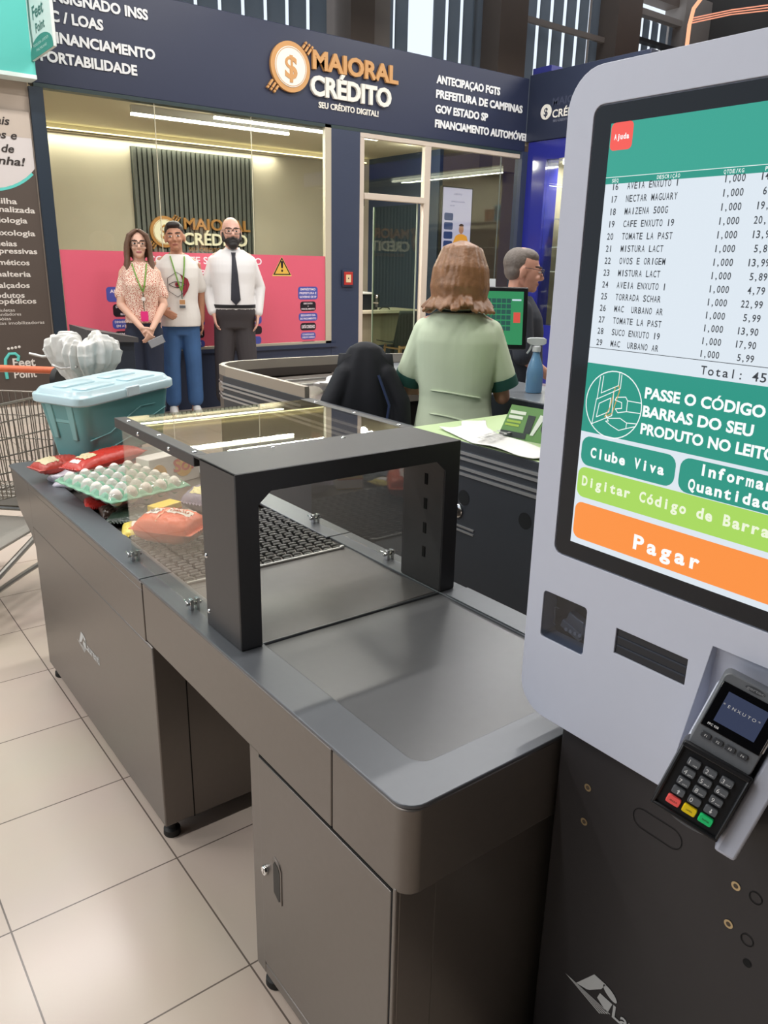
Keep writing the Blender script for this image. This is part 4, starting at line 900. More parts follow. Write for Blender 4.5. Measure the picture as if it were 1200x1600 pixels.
for (y,z,r) in [(.555,.755,.026),(.285,.75,.026)]:
    b = MB(); b.poly(circ(r,20,-y,z),(X2-.001,0,0),Ym,Z3); b.build('cable_hole', M('hole_black','#0f1216',.9), c2, smooth=0)
for z in (.640,.655): MB().box(X2-.004,X2,.50,.62,z-.003,z+.003).build('vent_bar', Mstr, c2, smooth=0)

# cashier's screen
mo = thing('cash_register_monitor', 'black touch monitor with green and white screen in front of the cashier', 'monitor', (1.915,1.345,.9355), rotz=-.66, local=True)
MB().box(-.19,.19,-.014,.02,.185,.455).xform(Matrix.Translation((0,0,.32))@Matrix.Rotation(-.20,4,'X')@Matrix.Translation((0,0,-.32))).build('casing', M('monitor_black','#15171a',.35), mo, bevel=.006)
TM = Matrix.Translation((0,0,.32))@Matrix.Rotation(-.20,4,'X')@Matrix.Translation((0,0,-.32))
b = MB().box(-.17,.0,-.0155,-.0145,.205,.435).xform(TM); b.build('list_side', M('mon_white','#cfe2ee',.3,emit=.9), mo, smooth=0)
b = MB().box(0,.17,-.0155,-.0145,.205,.435).xform(TM); gp = b.build('green_side', M('mon_green','#3f9c68',.3,emit=.75), mo, smooth=0)
b = MB()
for r_ in range(6):
    for c_i in range(5): b.box(.008+.022*c_i,.027+.022*c_i,-.0163,-.0157,.265+.024*r_,.284+.024*r_)
b.xform(TM).build('screen_keys', M('mon_keys','#3c6a63',.3,emit=.6), gp, smooth=0)
MB().box(.128,.158,-.0163,-.0157,.30,.345).xform(TM).build('red_key', M('mon_red','#d9584c',.3,emit=.9), gp, smooth=0)
MB().box(.120,.16,-.0163,-.0157,.395,.402).xform(TM).build('white_key', M('mon_white','#cfe2ee',.3,emit=.9), gp, smooth=0)
b = MB(); b.box(-.02,.02,.01,.04,.02,.30); b.box(-.09,.09,-.06,.10,0,.02); b.build('stand', M('monitor_black','#15171a',.35), mo, bevel=.004)
b = MB().box(-.02,.045,-.005,.0,.445,.49).xform(TM); b.build('white_card', M('card_white','#dfe3ea',.5), mo, smooth=0)
sb = thing('spray_bottle', 'blue spray bottle with white trigger head beside the cashier', 'spray bottle', (2.085,1.175,.9355), rotz=-.66, local=True)
b = MB(); b.lathe([(.001,0),(.036,.001),(.038,.01),(.038,.09),(.033,.12),(.022,.15),(.016,.17),(.015,.185)],(0,0,0)); b.build('bottle', M('blue_bottle','#6f9cc4',.15,coat=.3), sb)
b = MB(); b.lathe([(.001,.18),(.019,.181),(.019,.205),(.014,.207)],(0,0,0)); b.loft([[(x,-.011,z),(x,.011,z),(x,.011,z+h),(x,-.011,z+h)] for x,z,h in ((-.045,.222,.016),(-.03,.212,.03),(.0,.207,.036),(.03,.212,.03),(.04,.218,.018))]); b.tube([(-.022,0,.215),(-.03,0,.19),(-.042,0,.172)],.005,8); b.build('trigger_head', M('white_plastic','#d3d8dc',.4), sb, bevel=.003)
pd = thing('price_display', 'small dark customer price display with pale frame on a post, right of the monitor', 'display', (2.17,1.10,.9355), rotz=-.66, local=True)
MB().tube([(0,.02,0),(0,.02,.24)],.012,10).build('post', Malu, pd); MB().box(-.05,.05,.0,.03,.23,.305).build('frame', M('pale_frame','#a9bdb8',.4), pd, bevel=.006)
MB().box(-.043,.043,-.001,.0005,.238,.297).build('screen', M('display_teal','#123b45',.2,emit=.4), pd, smooth=0)
b = MB(); text(b,'0,00',(-.01,-.0015,.246),X3,Z3,.014,w=.04); b.build('digits', M('digit_pale','#7fb3ae',.3,emit=.7), pd, smooth=0)

# white bag and leaflet on the green worktop
Mpap = M('white_bag_paper', '#dad9d5', .6, bump=.25, nscale=40)
bagp = [(1.16,.76),(1.25,.745),(1.30,.80),(1.40,.78),(1.32,.70),(1.238,.56),(1.222,.36),(1.20,.22),(1.10,.27),(1.085,.33),(1.092,.50),(1.12,.62)]
def bagz(x,y): return .9412 + .010*abs(math.sin(9*x+5*y))*abs(math.cos(7*y-3*x)) + .006*math.sin(21*x-13*y)**2
cx_, cy_ = 1.17, .52
b = MB(); N_ = 14; NB = 72
per = []
for i in range(len(bagp)):
    a, c = bagp[i], bagp[(i+1)%len(bagp)]
    for k in range(6): per.append((a[0]+(c[0]-a[0])*k/6, a[1]+(c[1]-a[1])*k/6))
def bg(i, j):
    t = j/N_; x = cx_+(per[i%NB][0]-cx_)*t; y = cy_+(per[i%NB][1]-cy_)*t; return (x,y,bagz(x,y))
vs = [bg(i,j) for j in range(1,N_+1) for i in range(NB)] + [(cx_,cy_,bagz(cx_,cy_))]
fs = [((j)*NB+i,(j)*NB+(i+1)%NB,(j+1)*NB+(i+1)%NB,(j+1)*NB+i) for j in range(N_-1) for i in range(NB)] + [(N_*NB,(i+1)%NB,i) for i in range(NB)]
bag = b.add(vs,[tuple(reversed(f)) for f in fs]).build('carrier_bag', Mpap, None, solid=.0014); tag(bag, 'flattened white plastic carrier bag lying on the pale green worktop', 'bag')
b = MB(); text(b, 'OUTDOOR', (1.115,.470,.9605), Vector((.95,.32,0)), Vector((-.32,.95,0)), .052, w=.19, bold=1, shear=.1); b.build('grey_print', M('grey_print','#a9a9a7',.6), bag, smooth=0)
lf = thing('leaflet_stand', 'green leaflet card with white text and a black card machine picture on the worktop', 'leaflet', (1.315,.395,.9405), local=True)
lo_ = Vector((-.03,-.03,0)); lr = Vector((.17,-.985,0)).normalized(); lu = Vector((.30,.05,.95)); lu = (lu - lr*lu.dot(lr)).normalized(); ln = lr.cross(lu); lu = lu*.66
Mlf = M('leaflet_green','#5d8a45',.4,noise=.25,nscale=5)
MB().prism([(-.205,0),(.26,0),(.26,.165),(-.18,.165)], lo_+Vector((0,0,.002)), lr, lu, -ln*.003).build('card', Mlf, lf)
MB().prism([(0,.0),(.07,.0),(.03,.08)], Vector((-.02,.02,.0)), (1,0,0), (0,0,1), (0,-.003,0)).build('easel', Mlf, lf)
o_ = lo_+Vector((0,0,.002))+ln*.0012
for (s0,s1,t) in [(-.178,-.118,.122),(-.180,-.126,.098)]: MB().poly([(s0,t),(s1,t),(s1,t+.016),(s0,t+.016)], o_, lr, lu).build('white_text', M('leaflet_white','#d9e2cf',.5), lf, smooth=0)
for (s0,s1,t) in [(-.184,-.130,.078),(-.188,-.134,.060)]: MB().poly([(s0,t),(s1,t),(s1,t+.011),(s0,t+.011)], o_, lr, lu).build('lime_text', M('leaflet_lime','#9bb843',.5), lf, smooth=0)
MB().poly([(-.200,.006),(-.10,.006),(-.10,.034),(-.198,.034)], o_, lr, lu).build('dark_band', M('leaflet_dark','#26302b',.5), lf, smooth=0)
MB().poly([(-.112,.035),(-.088,.035),(-.080,.125),(-.108,.125)], o_, lr, lu).build('black_machine', M('leaflet_dark','#26302b',.5), lf, smooth=0)
MB().poly([(-.086,.030),(-.074,.030),(-.044,.130),(-.064,.135)], o_+ln*.0006, lr, lu).build('pale_machine', M('leaflet_pale','#d5dccf',.5), lf, smooth=0)
MB().poly(circ(.040,24,-.012,.072), o_, lr, lu).build('dark_disc', M('leaflet_dark','#26302b',.5), lf, smooth=0)
MB().poly([(-.046,.066),(.02,.066),(.02,.082),(-.046,.082)], o_+ln*.0006, lr, lu).build('white_text', M('leaflet_white','#d9e2cf',.5), lf, smooth=0)
pn = MB().obox((1.53,.66,.945),(.012,.20,.010),Matrix.Rotation(.25,3,'Z')).build('marker_pen', M('pen_green','#2c4a38',.4), None, bevel=.003); tag(pn, 'dark green pen lying on the worktop behind the white bag', 'pen')
# white crumpled bag in the packing area
def crumple(name, label, cat, c, r, mat, seed, amp=.22, group=None, build=True):
    rn = random.Random(seed); ks = [(rn.uniform(2,7),rn.uniform(2,7),rn.uniform(2,7),rn.uniform(0,6)) for _ in range(7)]
    b = MB(); b.ell((0,0,0),(1,1,1),None,36,22)
    vv = []
    for x,y,z in b.v:
        k = 1+amp*sum(math.sin(a*x+bb*y+cc*z+d) for a,bb,cc,d in ks)/3.2
        vv.append((c[0]+x*r[0]*k, c[1]+y*r[1]*k, max(c[2]-r[2]*.8, c[2]+z*r[2]*k)))
    b.v = vv; o = b.build(name, mat, None, smooth=60); tag(o, label, cat, group); return o
Mfilm = M('white_film', '#e8e8ea', .35, bump=.4, nscale=25)
crumple('plastic_bag','crumpled white plastic bag lying in the far packing tray','bag',(1.50,1.83,.931),(.13,.09,.038),Mfilm,3)

# office chair with a jacket over it
oc_ = thing('office_chair', 'black office chair standing in the cashier bay, a jacket over its back', 'chair', (1.345,1.455,0), rotz=-.55, local=True)
b = MB(); b.grid(lambda u,v: Vector(((u-.5)*.27*(1-.25*max(0,v-.6)*2), -.02-.02*math.cos((u-.5)*3), .62+.50*v)), 10, 10); b.build('backrest', M('chair_fabric','#1a1c22',.8), oc_, solid=.03)
b = MB(); b.loft([[(x,y,z) for x,y in rrect(.30*k,.28*k,.06,5,0,.14)] for k,z in ((.9,.50),(1,.52),(1,.555),(.92,.57))]); b.build('seat', M('chair_fabric','#1a1c22',.8), oc_)
b = MB(); b.tube([(0,.14,.12),(0,.14,.50)],.025,12); b.tube([(0,.05,.49),(0,-.03,.49),(0,-.035,.70)],.014,8); b.build('column', Mblk, oc_)
b = MB()
for i in range(5): a = 2*PI*i/5; b.tube([(0,.14,.12),(.17*math.cos(a),.14+.17*math.sin(a),.07)],[.018,.012],8)
b.build('star_base', Mblk, oc_)
for i in range(5): a = 2*PI*i/5; MB().lathe([(.001,-.012),(.03,-.012),(.03,.012),(.001,.012)],(.17*math.cos(a),.14+.17*math.sin(a),.031),'x',14).build('castor', Mrub, oc_)
jk = thing('jacket', 'black jacket draped over the back of the office chair', 'jacket', (1.345,1.455,.62), rotz=-.55, local=True)
Mjk = M('jacket_cloth', '#1b1d24', .75, bump=.15, nscale=14)
b = MB()
def jf(u,v):
    a = -PI*.5 + (u)*2*PI
    wd = .172*(1-.62*max(0,(v-.50)/.50)**2.0); dp = .070*(1-.5*max(0,(v-.6)/.4)**2)
    fold = 1+.07*math.sin(a*5+v*3)*(1-v)+.04*math.sin(a*9+1)
    return Vector((wd*math.cos(a)*fold, -.02+dp*math.sin(a)*fold, -.10+.63*v+.012*math.sin(a*3)*(1-v)))
rings = [[jf(k/48, v/16) for k in range(48)] for v in range(17)]; b.loft(rings); b.ell((0,-.02,.505),(.070,.038,.045))
for s_ in (-1,1): b.limb([(s_*.085,-.03,.42),(s_*.145,-.05,.30),(s_*.160,-.065,.12),(s_*.150,-.07,-.09)],[.045,.046,.042,.036])
remesh(b, 'body', Mjk, jk, .007, 4)
b = MB(); b.tube([(.05,-.085,.42),(.095,-.108,.30),(.06,-.108,.05),(.06,-.10,-.08)],.006,6); b.build('blue_piping', M('blue_piping','#2b3a5e',.6), jk)

# dark podium by the shop window
pod = thing('podium', 'dark grey podium desk with a paler sloped top in front of the pink poster', 'podium', (1.45,5.0,0))
MB().box(1.25,1.58,4.82,5.20,0,.88).build('body', M('podium_dark','#1d2633',.5), pod, bevel=.004)
b = MB(); b.loft([[(1.22,4.78,.88),(1.60,4.78,.86),(1.60,5.22,.86),(1.22,5.22,.90)],[(1.22,4.78,.965),(1.60,4.78,.895),(1.60,5.22,.895),(1.22,5.22,.975)]]); b.build('top', M('podium_top','#4a494b',.5), pod)
# ================================================================ PEOPLE
def sell(rx, ry, cx, cy, z, e=2.5, n=32):
    out = []
    for k in range(n):
        a = 2*PI*k/n; c, s = math.cos(a), math.sin(a)
        out.append((cx + rx*math.copysign(abs(c)**(2/e), c), cy + ry*math.copysign(abs(s)**(2/e), s), z))
    return out
def hand(b, w, d, n, side, curl=.5, k=1.0):
    w = Vector(w); d = Vector(d).normalized(); n = Vector(n); n = (n - d*n.dot(d)).normalized(); t = d.cross(n)*side
    offs = [.027,.009,-.009,-.026]; Ls = [.070,.078,.073,.056]; kn = []
    for i in range(4):
        q = w + d*(.084-.004*abs(i-1.2))*k + t*offs[i]*k; kn.append(q)
        b.limb([w + d*.012 + t*offs[i]*.55*k, q], [.0145*k,.0118*k], 10)
        pos = q; a = curl*.5
        for f_, r_ in zip((.45,.31,.24), (.0098,.0088,.0078)):
            dr = d*math.cos(a) + n*math.sin(a); nx = pos + dr*Ls[i]*f_*k
            b.capsule(pos, nx, r_*k, (r_-.0008)*k, 8); pos = nx; a += curl*.75
    p = w + d*.022*k + t*.024*k; dr = (d*.62 + t*.70 + n*.30).normalized(); p1 = p + dr*.036*k; p2 = p1 + (d*.85+t*.25+n*.45).normalized()*.030*k
    b.limb([p, p1, p2], [.0135*k,.0115*k,.0092*k], 10)
TORSO = [(.86,.150,.112,0),(.93,.163,.120,.005),(1.00,.157,.112,0),(1.09,.146,.106,-.002),(1.20,.158,.114,-.004),(1.30,.170,.120,-.004),(1.38,.172,.114,.004),(1.44,.150,.094,.012),(1.48,.098,.074,.018),(1.515,.060,.060,.02)]
def torso(tx, ty, belly=0, bust=0):
    return [(z, rx*tx, ry*ty + (belly*math.exp(-((z-1.05)/.12)**2)) + bust*math.exp(-((z-1.28)/.07)**2)*.5, cy - belly*.7*math.exp(-((z-1.05)/.12)**2) - bust*.5*math.exp(-((z-1.28)/.07)**2)) for z,rx,ry,cy in TORSO]
def ring_at(T, z):
    if z <= T[0][0]: return T[0][1:]
    for a, c in zip(T, T[1:]):
        if a[0] <= z <= c[0]:
            f = (z-a[0])/(c[0]-a[0]); return tuple(a[i]+(c[i]-a[i])*f for i in (1,2,3))
    return T[-1][1:]
def chest_y(T, g, x, z, e=2.5):
    rx, ry, cy = ring_at(T, z); q = min(.98, abs(x)/(rx+g)); return cy - (ry+g)*(1-q**e)**(1/e)
def person(label, loc, yaw_, H, skin, T, sw, arms, head_turn=0, head_tilt=0, head_roll=0, lips='#a5645a', stance=.10, shoes=True, facial=None, build_hands=(1,1), jaw=1.0, hs=1.10):
    root = thing('person', label, 'person', loc, rotz=yaw_, local=True, scale=H/1.78)
    b = MB()
    # trunk and legs
    b.loft([sell(rx*(.93 if z > 1.05 else .88), ry*(.93 if z > 1.05 else .86), 0, cy, z) for z,rx,ry,cy in T])
    for s in (-1,1):
        b.limb([(s*.085,.01,.90),(s*(stance-.005),-.005,.50),(s*stance,.02,.10)], [.082,.056,.040])
        b.limb([(s*stance,.035,.045),(s*(stance+.015),-.13,.03)], [.040,.030])
    # neck and head
    h = MB()
    h.ell((0,.015,1.685),(.074,.094,.094)); h.ell((0,-.022,1.648),(.062*jaw,.074,.092)); h.ell((0,-.030,1.600),(.050*jaw,.060,.046)); h.ell((0,-.072,1.578),(.024*jaw,.022,.020))
    h.limb([(0,-.090,1.672),(0,-.109,1.640)],[.0085,.0125],10); h.ell((0,-.100,1.633),(.0175,.012,.009))
    for s in (-1,1):
        h.ell((s*.077,.012,1.650),(.010,.020,.032), Matrix.Rotation(s*-.35,3,'Z')); h.ell((s*.031,-.082,1.669),(.0145,.010,.010)); h.ell((s*.036,-.078,1.636),(.022,.014,.016)); h.ell((s*.03,-.083,1.690),(.024,.012,.007))
    h.ell((0,-.087,1.606),(.023,.012,.0075)); h.ell((0,-.086,1.597),(.019,.011,.0065))
    HM = Matrix.Translation((0,.02,1.56)) @ Matrix.Rotation(head_turn,4,'Z') @ Matrix.Rotation(head_tilt,4,'X') @ Matrix.Rotation(head_roll,4,'Y') @ Matrix.Translation((0,-.02,-1.56)) @ Matrix.Translation((0,0,1.78)) @ Matrix.Scale(hs,4) @ Matrix.Translation((0,0,-1.78))
    h.xform(HM); b.add(h.v, h.f)
    b.limb([(0,.022,1.45),(0,.014,1.60)], [.058,.052])
    b.limb([(-sw*.9,.012,1.425),(0,.02,1.475),(sw*.9,.012,1.425)], [.045,.058,.045])
    for i,(s,A) in enumerate(zip((-1,1), arms)):
        sh, el, wr = A['p']; b.limb([sh, el, wr], [.050,.038,.027])
        if build_hands[i]: hand(b, wr, A.get('d', Vector(wr)-Vector(el)), A.get('n',(-s,0,0)), A.get('side', 1), A.get('curl',.5))
    HI = HM.inverted()
    def fn(c):
        q = HI @ c
        if q.z > 1.56 and q.y < -.05:
            ax = abs(abs(q.x)-.031)
            if ((ax)/.0135)**2 + ((q.z-1.668)/.0062)**2 < 1: return 3 if ax < .0058 else 2
            if ((abs(q.x)-.032)/.023)**2 + ((q.z-1.693+.10*abs(abs(q.x)-.03))/.0058)**2 < 1: return 4
            if (q.x/.024)**2 + ((q.z-1.602)/.0080)**2 < 1: return 1
        if facial and facial(q): return 4
        return 0
    ms = [M('skin_'+skin[1:], skin, .5, sss=.08), M('lips_'+lips[1:], lips, .45), M('eye_white','#d8d4d0',.3), M('iris_dark','#2a1c16',.3), M('brow_'+('a' if facial is None else 'b'), '#33241d' if facial is None else '#1c1614', .8)]
    remesh(b, 'body', ms, root, .0052, 2, fn)
    root['_T'] = 0
    return root, HM
def shirt(root, name, m, T, g, hem, sleeves, rs, voxel=.008, top=1.50, flare=0, it=3):
    b = MB(); zs = [hem + (top-hem)*k/16 for k in range(17)]
    rg = []
    for z in zs:
        rx, ry, cy = ring_at(T, z); f = g + flare*max(0,(1.05-z))/.2
        rg.append(sell(rx+f, ry+f, 0, cy, z))
    b.loft(rg)
    for pts, rr in zip(sleeves, rs): b.limb(pts, rr)
    return remesh(b, name, m, root, voxel, it)
def trousers(root, m, T, waist, stance, rs, hip=.012, hem=.075):
    b = MB(); rg = []
    for z in [waist-.20+.20*k/6 for k in range(7)]:
        rx, ry, cy = ring_at(T, max(.86,z)); k_ = 1-1.1*max(0,.90-z); ky = 1-1.3*max(0,.93-z); rg.append(sell((rx+hip)*k_, (ry+hip)*ky, 0, cy, z))
    b.loft(rg)
    for s in (-1,1): b.limb([(s*.080,.005,.86),(s*(stance-.005),-.005,.50),(s*stance,.02,hem+rs[2])], rs)
    return remesh(b, 'trousers', m, root, .009, 8)
def shoe(root, m, s, stance, sole=None):
    x = s*stance; b = MB()
    b.ell((x+s*.003,.045,.052),(.041,.05,.045)); b.ell((x+s*.008,-.06,.042),(.043,.10,.038)); b.limb([(x,.05,.06),(x+s*.005,-.02,.058),(x+s*.01,-.13,.032)],[.040,.040,.030]); b.box(x-.036+s*.006,x+.036+s*.006,-.14,.075,.0,.02)
    b.v = [(p[0],p[1],max(.0,p[2])) for p in b.v]
    return remesh(b, 'shoe', m, root, .007, 2)
def glasses(root, HM, m, w=.027, h=.020, y=-.104, r=.0026, zc=1.668):
    b = MB()
    for s in (-1,1):
        pts = [(s*.033+px_, y+abs(px_)*.12, zc+pz_) for px_,pz_ in rrect(2*w,2*h,.012,4)]; pts.append(pts[0]); b.tube(pts, r, 6, caps=False)
        b.tube([(s*(.033+w),y+.006,zc+.008),(s*.079,-.03,zc+.010),(s*.080,.02,zc+.006)], r*.8, 6)
    b.tube([(-.0075,y,zc+.004),(0,y-.003,zc+.007),(.0075,y,zc+.004)], r, 6)
    return b.xform(HM).build('glasses', m, root)
def hairset(root, HM, m, fill, locks, voxel=.006, name='hair'):
    b = MB(); fill(b)
    for pts, r in locks: b.limb(pts, r, 8)
    b.xform(HM); return remesh(b, name, m, root, voxel, 1)
def lanyard(root, T, g, m, zb, xb, w=.0065, z0=1.47, mirror=True):
    b = MB()
    for s in (-1,1):
        pts = []
        for k in range(9):
            f = k/8; z = z0 + (zb-z0)*f; x = s*.062*(1-f)**.8 + xb*f; pts.append((x, chest_y(T, g+.006, x, z), z))
        pts.insert(0, (s*.066, .0, 1.505))
        b.tube(pts, w, 6)
    return b.build('lanyard', m, root)
Mlan = M('lanyard_green','#6d9a3c',.6); Mlan2 = M('lanyard_dark','#2d4a3a',.6)
def hairM(n, c): return M('hair_'+n, c, .55, noise=.30, nscale=70, bump=.3)

# ---- woman, printed blouse
T1 = torso(.90,.86,0,.030)
A1 = [dict(p=[(-.140,.012,1.395),(-.190,-.035,1.12),(-.022,-.205,.925)], d=(.55,-.15,-.75), n=(.4,.6,.1), side=1, curl=.55), dict(p=[(.140,.012,1.395),(.195,-.030,1.12),(.075,-.200,.915)], d=(-.35,-.15,-.8), n=(-.5,.6,.1), side=-1, curl=.5)]
wo, WH = person('woman in a terracotta print blouse and navy trousers, hands joined in front', (2.06,5.88,0), -.36, 1.715, '#d6ab95', T1, .135, A1, lips='#b0686a', head_turn=.06, jaw=.93)
def blouse_mat():
    m = M('print_blouse','#c98f78',.7); nt = m.node_tree; b = nt.nodes['Principled BSDF']
    v = nt.nodes.new('ShaderNodeTexVoronoi'); v.inputs['Scale'].default_value = 62; v.feature = 'DISTANCE_TO_EDGE'; tc = nt.nodes.new('ShaderNodeTexCoord'); r = nt.nodes.new('ShaderNodeValToRGB')
    mp = nt.nodes.new('ShaderNodeMapping'); mp.inputs['Scale'].default_value = (1,1,1.5); mp.inputs['Rotation'].default_value = (.5,.6,.3)
    r.color_ramp.elements[0].color = hexc('#ecd6c4'); r.color_ramp.elements[1].color = hexc('#b3543f'); r.color_ramp.elements[0].position = .10; r.color_ramp.elements[1].position = .20; r.color_ramp.interpolation = 'LINEAR'
    nt.links.new(tc.outputs['Object'], mp.inputs[0]); nt.links.new(mp.outputs[0], v.inputs['Vector']); nt.links.new(v.outputs['Distance'], r.inputs[0]); nt.links.new(r.outputs[0], b.inputs['Base Color']); return m
shirt(wo, 'blouse', blouse_mat(), T1, .016, .955, [[(-.130,.012,1.405),(-.185,-.012,1.21)],[(.130,.012,1.405),(.19,-.012,1.21)]], [[.050,.056],[.050,.056]], flare=.012)
trousers(wo, M('navy_trousers','#1c2438',.75), T1, 1.01, .085, [.098,.082,.078])
for s in (-1,1): shoe(wo, M('dark_shoe','#17181c',.4), s, .085)
Mh1 = hairM('brown','#6b5141')
def f1(b):
    b.ell((0,.028,1.698),(.084,.096,.090)); b.ell((0,.05,1.62),(.075,.06,.10))
lk = []
for s in (-1,1):
    for k in range(9):
        a = k/8; x0 = s*(.02+.01*k*.3); lk.append(([(s*.015,-.055+.11*a,1.775-.012*a),(s*.070,-.060+.12*a,1.735),(s*(.088+.006*math.sin(k*2)),-.048+.105*a,1.66),(s*(.092+.010*math.sin(k*3)),-.035+.09*a,1.58),(s*(.098+.012*math.sin(k*5)),-.040+.08*a,1.50),(s*(.090+.014*math.cos(k*4)),-.050+.08*a,1.42+.02*math.sin(k*3))],[.012,.017,.018,.019,.019,.010]))
hairset(wo, WH, Mh1, f1, lk)
glasses(wo, WH, M('tortoise_frame','#2a1a14',.3))
lanyard(wo, T1, .018, Mlan, 1.24, .015)
b = MB(); y_ = chest_y(T1,.03,.015,1.14); b.tube([(.015,y_,1.24),(.015,y_,1.05)],.0035,6); b.build('badge_strap', Mlan2, wo)
b = MB(); b.prism(circ(.018,16,.015,1.175),(0,y_-.004,0),X3,Z3,(0,-.003,0)); b.build('round_badge', M('badge_white','#e3dcd6',.4), wo)
b = MB(); b.box(-.018,.048,y_-.012,y_-.008,.975,1.065); b.build('pink_badge', M('badge_pink','#e0347f',.4), wo); 
ph = thing('smartphone', 'silver smartphone held in the hands of the woman in the print blouse', 'phone', (2.06,5.88,0), rotz=-.36, local=True, scale=1.715/1.78)
b = MB(); b.obox((.105,-.235,.80),(.072,.009,.145),Matrix.Rotation(1.15,3,'Y')); b.build('body', M('phone_silver','#8d8f93',.25,.4), ph, bevel=.004)
b = MB(); b.obox((.105,-.2402,.80),(.064,.0008,.132),Matrix.Rotation(1.15,3,'Y')); b.build('back_cover', M('phone_back','#a3a5aa',.2,.3), ph)

# ---- tall man, white T-shirt
T2 = torso(1.0,.93,.004)
A2 = [dict(p=[(-.165,.012,1.40),(-.262,.05,1.19),(-.165,-.115,1.00)], d=(.75,-.20,-.38), n=(-.2,.75,.1), side=1, curl=.35), dict(p=[(.165,.012,1.40),(.212,.075,1.15),(.205,.06,.90)], d=(0,-.15,-1), n=(-1,0,0), side=1, curl=.5)]
m2, H2 = person('slim man in a white T-shirt with a red eye print, green lanyard and blue jeans', (2.50,6.08,0), -.34, 1.80, '#b58267', T2, .16, A2, lips='#9a5d50', head_turn=-.10, head_roll=-.08, jaw=.95)
Mts = M('white_tshirt','#dcd8d3',.8,noise=.02,bump=.06,nscale=9)
shirt(m2, 'tshirt', Mts, T2, .022, .855, [[(-.155,.012,1.405),(-.228,.03,1.24)],[(.155,.012,1.405),(.202,.055,1.21)]], [[.054,.060],[.054,.060]], flare=.014)
b = MB(); G = .0275
def ppt(x,z): return Vector((x, chest_y(T2, G, x, z)-.0015, z))
hexp = [(-.02+.105*math.cos(PI/2+PI*i/3)*.92, 1.235+.110*math.sin(PI/2+PI*i/3)) for i in range(7)]
for i in range(6):
    for k in range(6):
        a = Vector(hexp[i]).lerp(Vector(hexp[i+1]), k/6); c = Vector(hexp[i]).lerp(Vector(hexp[i+1]), (k+1)/6); b.tube([ppt(a.x,a.y), ppt(c.x,c.y)], .0022, 5)
for k in range(10):
    for s in (1,-1):
        f = lambda t: (-.095+.15*t, 1.235 + s*.026*math.sin(PI*t)); a = f(k/10); c = f((k+1)/10); b.tube([ppt(*a), ppt(*c)], .0028, 5)
b.build('print_outline', M('print_dark','#3a2229',.7), m2)
b = MB(); dm = [(.008,1.33),(.078,1.285),(.092,1.235),(.070,1.18),(.028,1.12),(.030,1.20),(.045,1.235),(.030,1.275)]
for tri_ in [(0,1,7),(1,2,6),(1,6,7),(2,3,6),(3,5,6),(3,4,5)]: b.add([tuple(ppt(*dm[i])-Vector((0,.0012,0))) for i in tri_],[(0,2,1)])
b.build('red_print', M('print_red','#8e2333',.7), m2, smooth=0, solid=.001)
b = MB(); 
for r_,s_ in ((.020,0),): b.prism([(-.02+r_*math.cos(t),1.235+r_*math.sin(t)) for t in [2*PI*i/20 for i in range(20)]], (0,ppt(-.02,1.235).y-.001,0), X3, Z3, (0,-.002,0))
b.build('red_iris', M('print_red','#8e2333',.7), m2, smooth=0)
b = MB(); b.prism(circ(.008,14,-.02,1.235),(0,ppt(-.02,1.235).y-.003,0),X3,Z3,(0,-.0015,0)); b.build('pupil', M('print_dark','#3a2229',.7), m2, smooth=0)
trousers(m2, M('blue_jeans','#3a5f8f',.8,noise=.22,nscale=9), T2, .97, .105, [.098,.080,.076])
for s in (-1,1): shoe(m2, M('white_sneaker','#d4d2cf',.5), s, .105)
Mh2 = hairM('black','#221a18')
def f2(b): b.ell((0,.028,1.712),(.0805,.094,.082)); b.ell((0,.05,1.66),(.077,.064,.07)); b.ell((0,-.040,1.757),(.058,.045,.030))
hairset(m2, H2, Mh2, f2, [])
lanyard(m2, T2, .03, Mlan, 1.18, .015)
b = MB(); y_ = chest_y(T2,.036,.015,1.08); b.tube([(.015,y_,1.18),(.018,y_-.004,1.10)],.004,6); b.build('badge_strap', Mlan2, m2)
b = MB(); b.box(-.012,.045,y_-.012,y_-.009,1.025,1.105); b.build('id_badge', M('badge_white','#e3dcd6',.4), m2); MB().box(-.008,.041,y_-.0135,y_-.012,1.06,1.10).build('badge_photo', M('badge_photo','#b98a5d',.5), m2); MB().box(-.010,.043,y_-.0135,y_-.012,1.026,1.050).build('badge_band', M('badge_dark','#5a6168',.5), m2)

# ---- bald bearded man, shirt and tie
T3 = torso(1.12,1.12,.020)
A3 = [dict(p=[(-.17,.012,1.395),(-.245,.03,1.16),(-.195,-.075,.93)], d=(.15,-.1,-1), n=(1,0,0), side=-1, curl=.4), dict(p=[(.17,.012,1.395),(.252,.03,1.16),(.212,-.065,.92)], d=(-.12,-.08,-1), n=(-1,0,0), side=1, curl=.4)]
m3, H3 = person('bald man with black beard and glasses in a white shirt and dark tie', (3.02,5.98,0), -.36, 1.865, '#d5a795', T3, .165, A3, lips='#8a4f48', jaw=1.06, head_turn=.02)
Mws_ = M('white_shirt','#dedcdc',.7,bump=.12,nscale=7)
shirt(m3, 'shirt', Mws_, T3, .020, .965, [[(-.165,.012,1.395),(-.245,.03,1.165),(-.205,-.062,.955)],[(.165,.012,1.395),(.252,.03,1.165),(.218,-.055,.945)]], [[.058,.052,.044],[.058,.052,.044]])
b = MB()
for s in (-1,1):
    vs = [(s*.004,-.088,1.478),(s*.040,-.100,1.428),(s*.082,-.045,1.478),(s*.062,-.028,1.520)]
    b.add([(x,y,z) for i,(x,y,z) in enumerate(vs)], [(0,1,2,3) if s > 0 else (3,2,1,0)])
b.build('collar', Mws_, m3, solid=.008)
b = MB(); Gt = .026
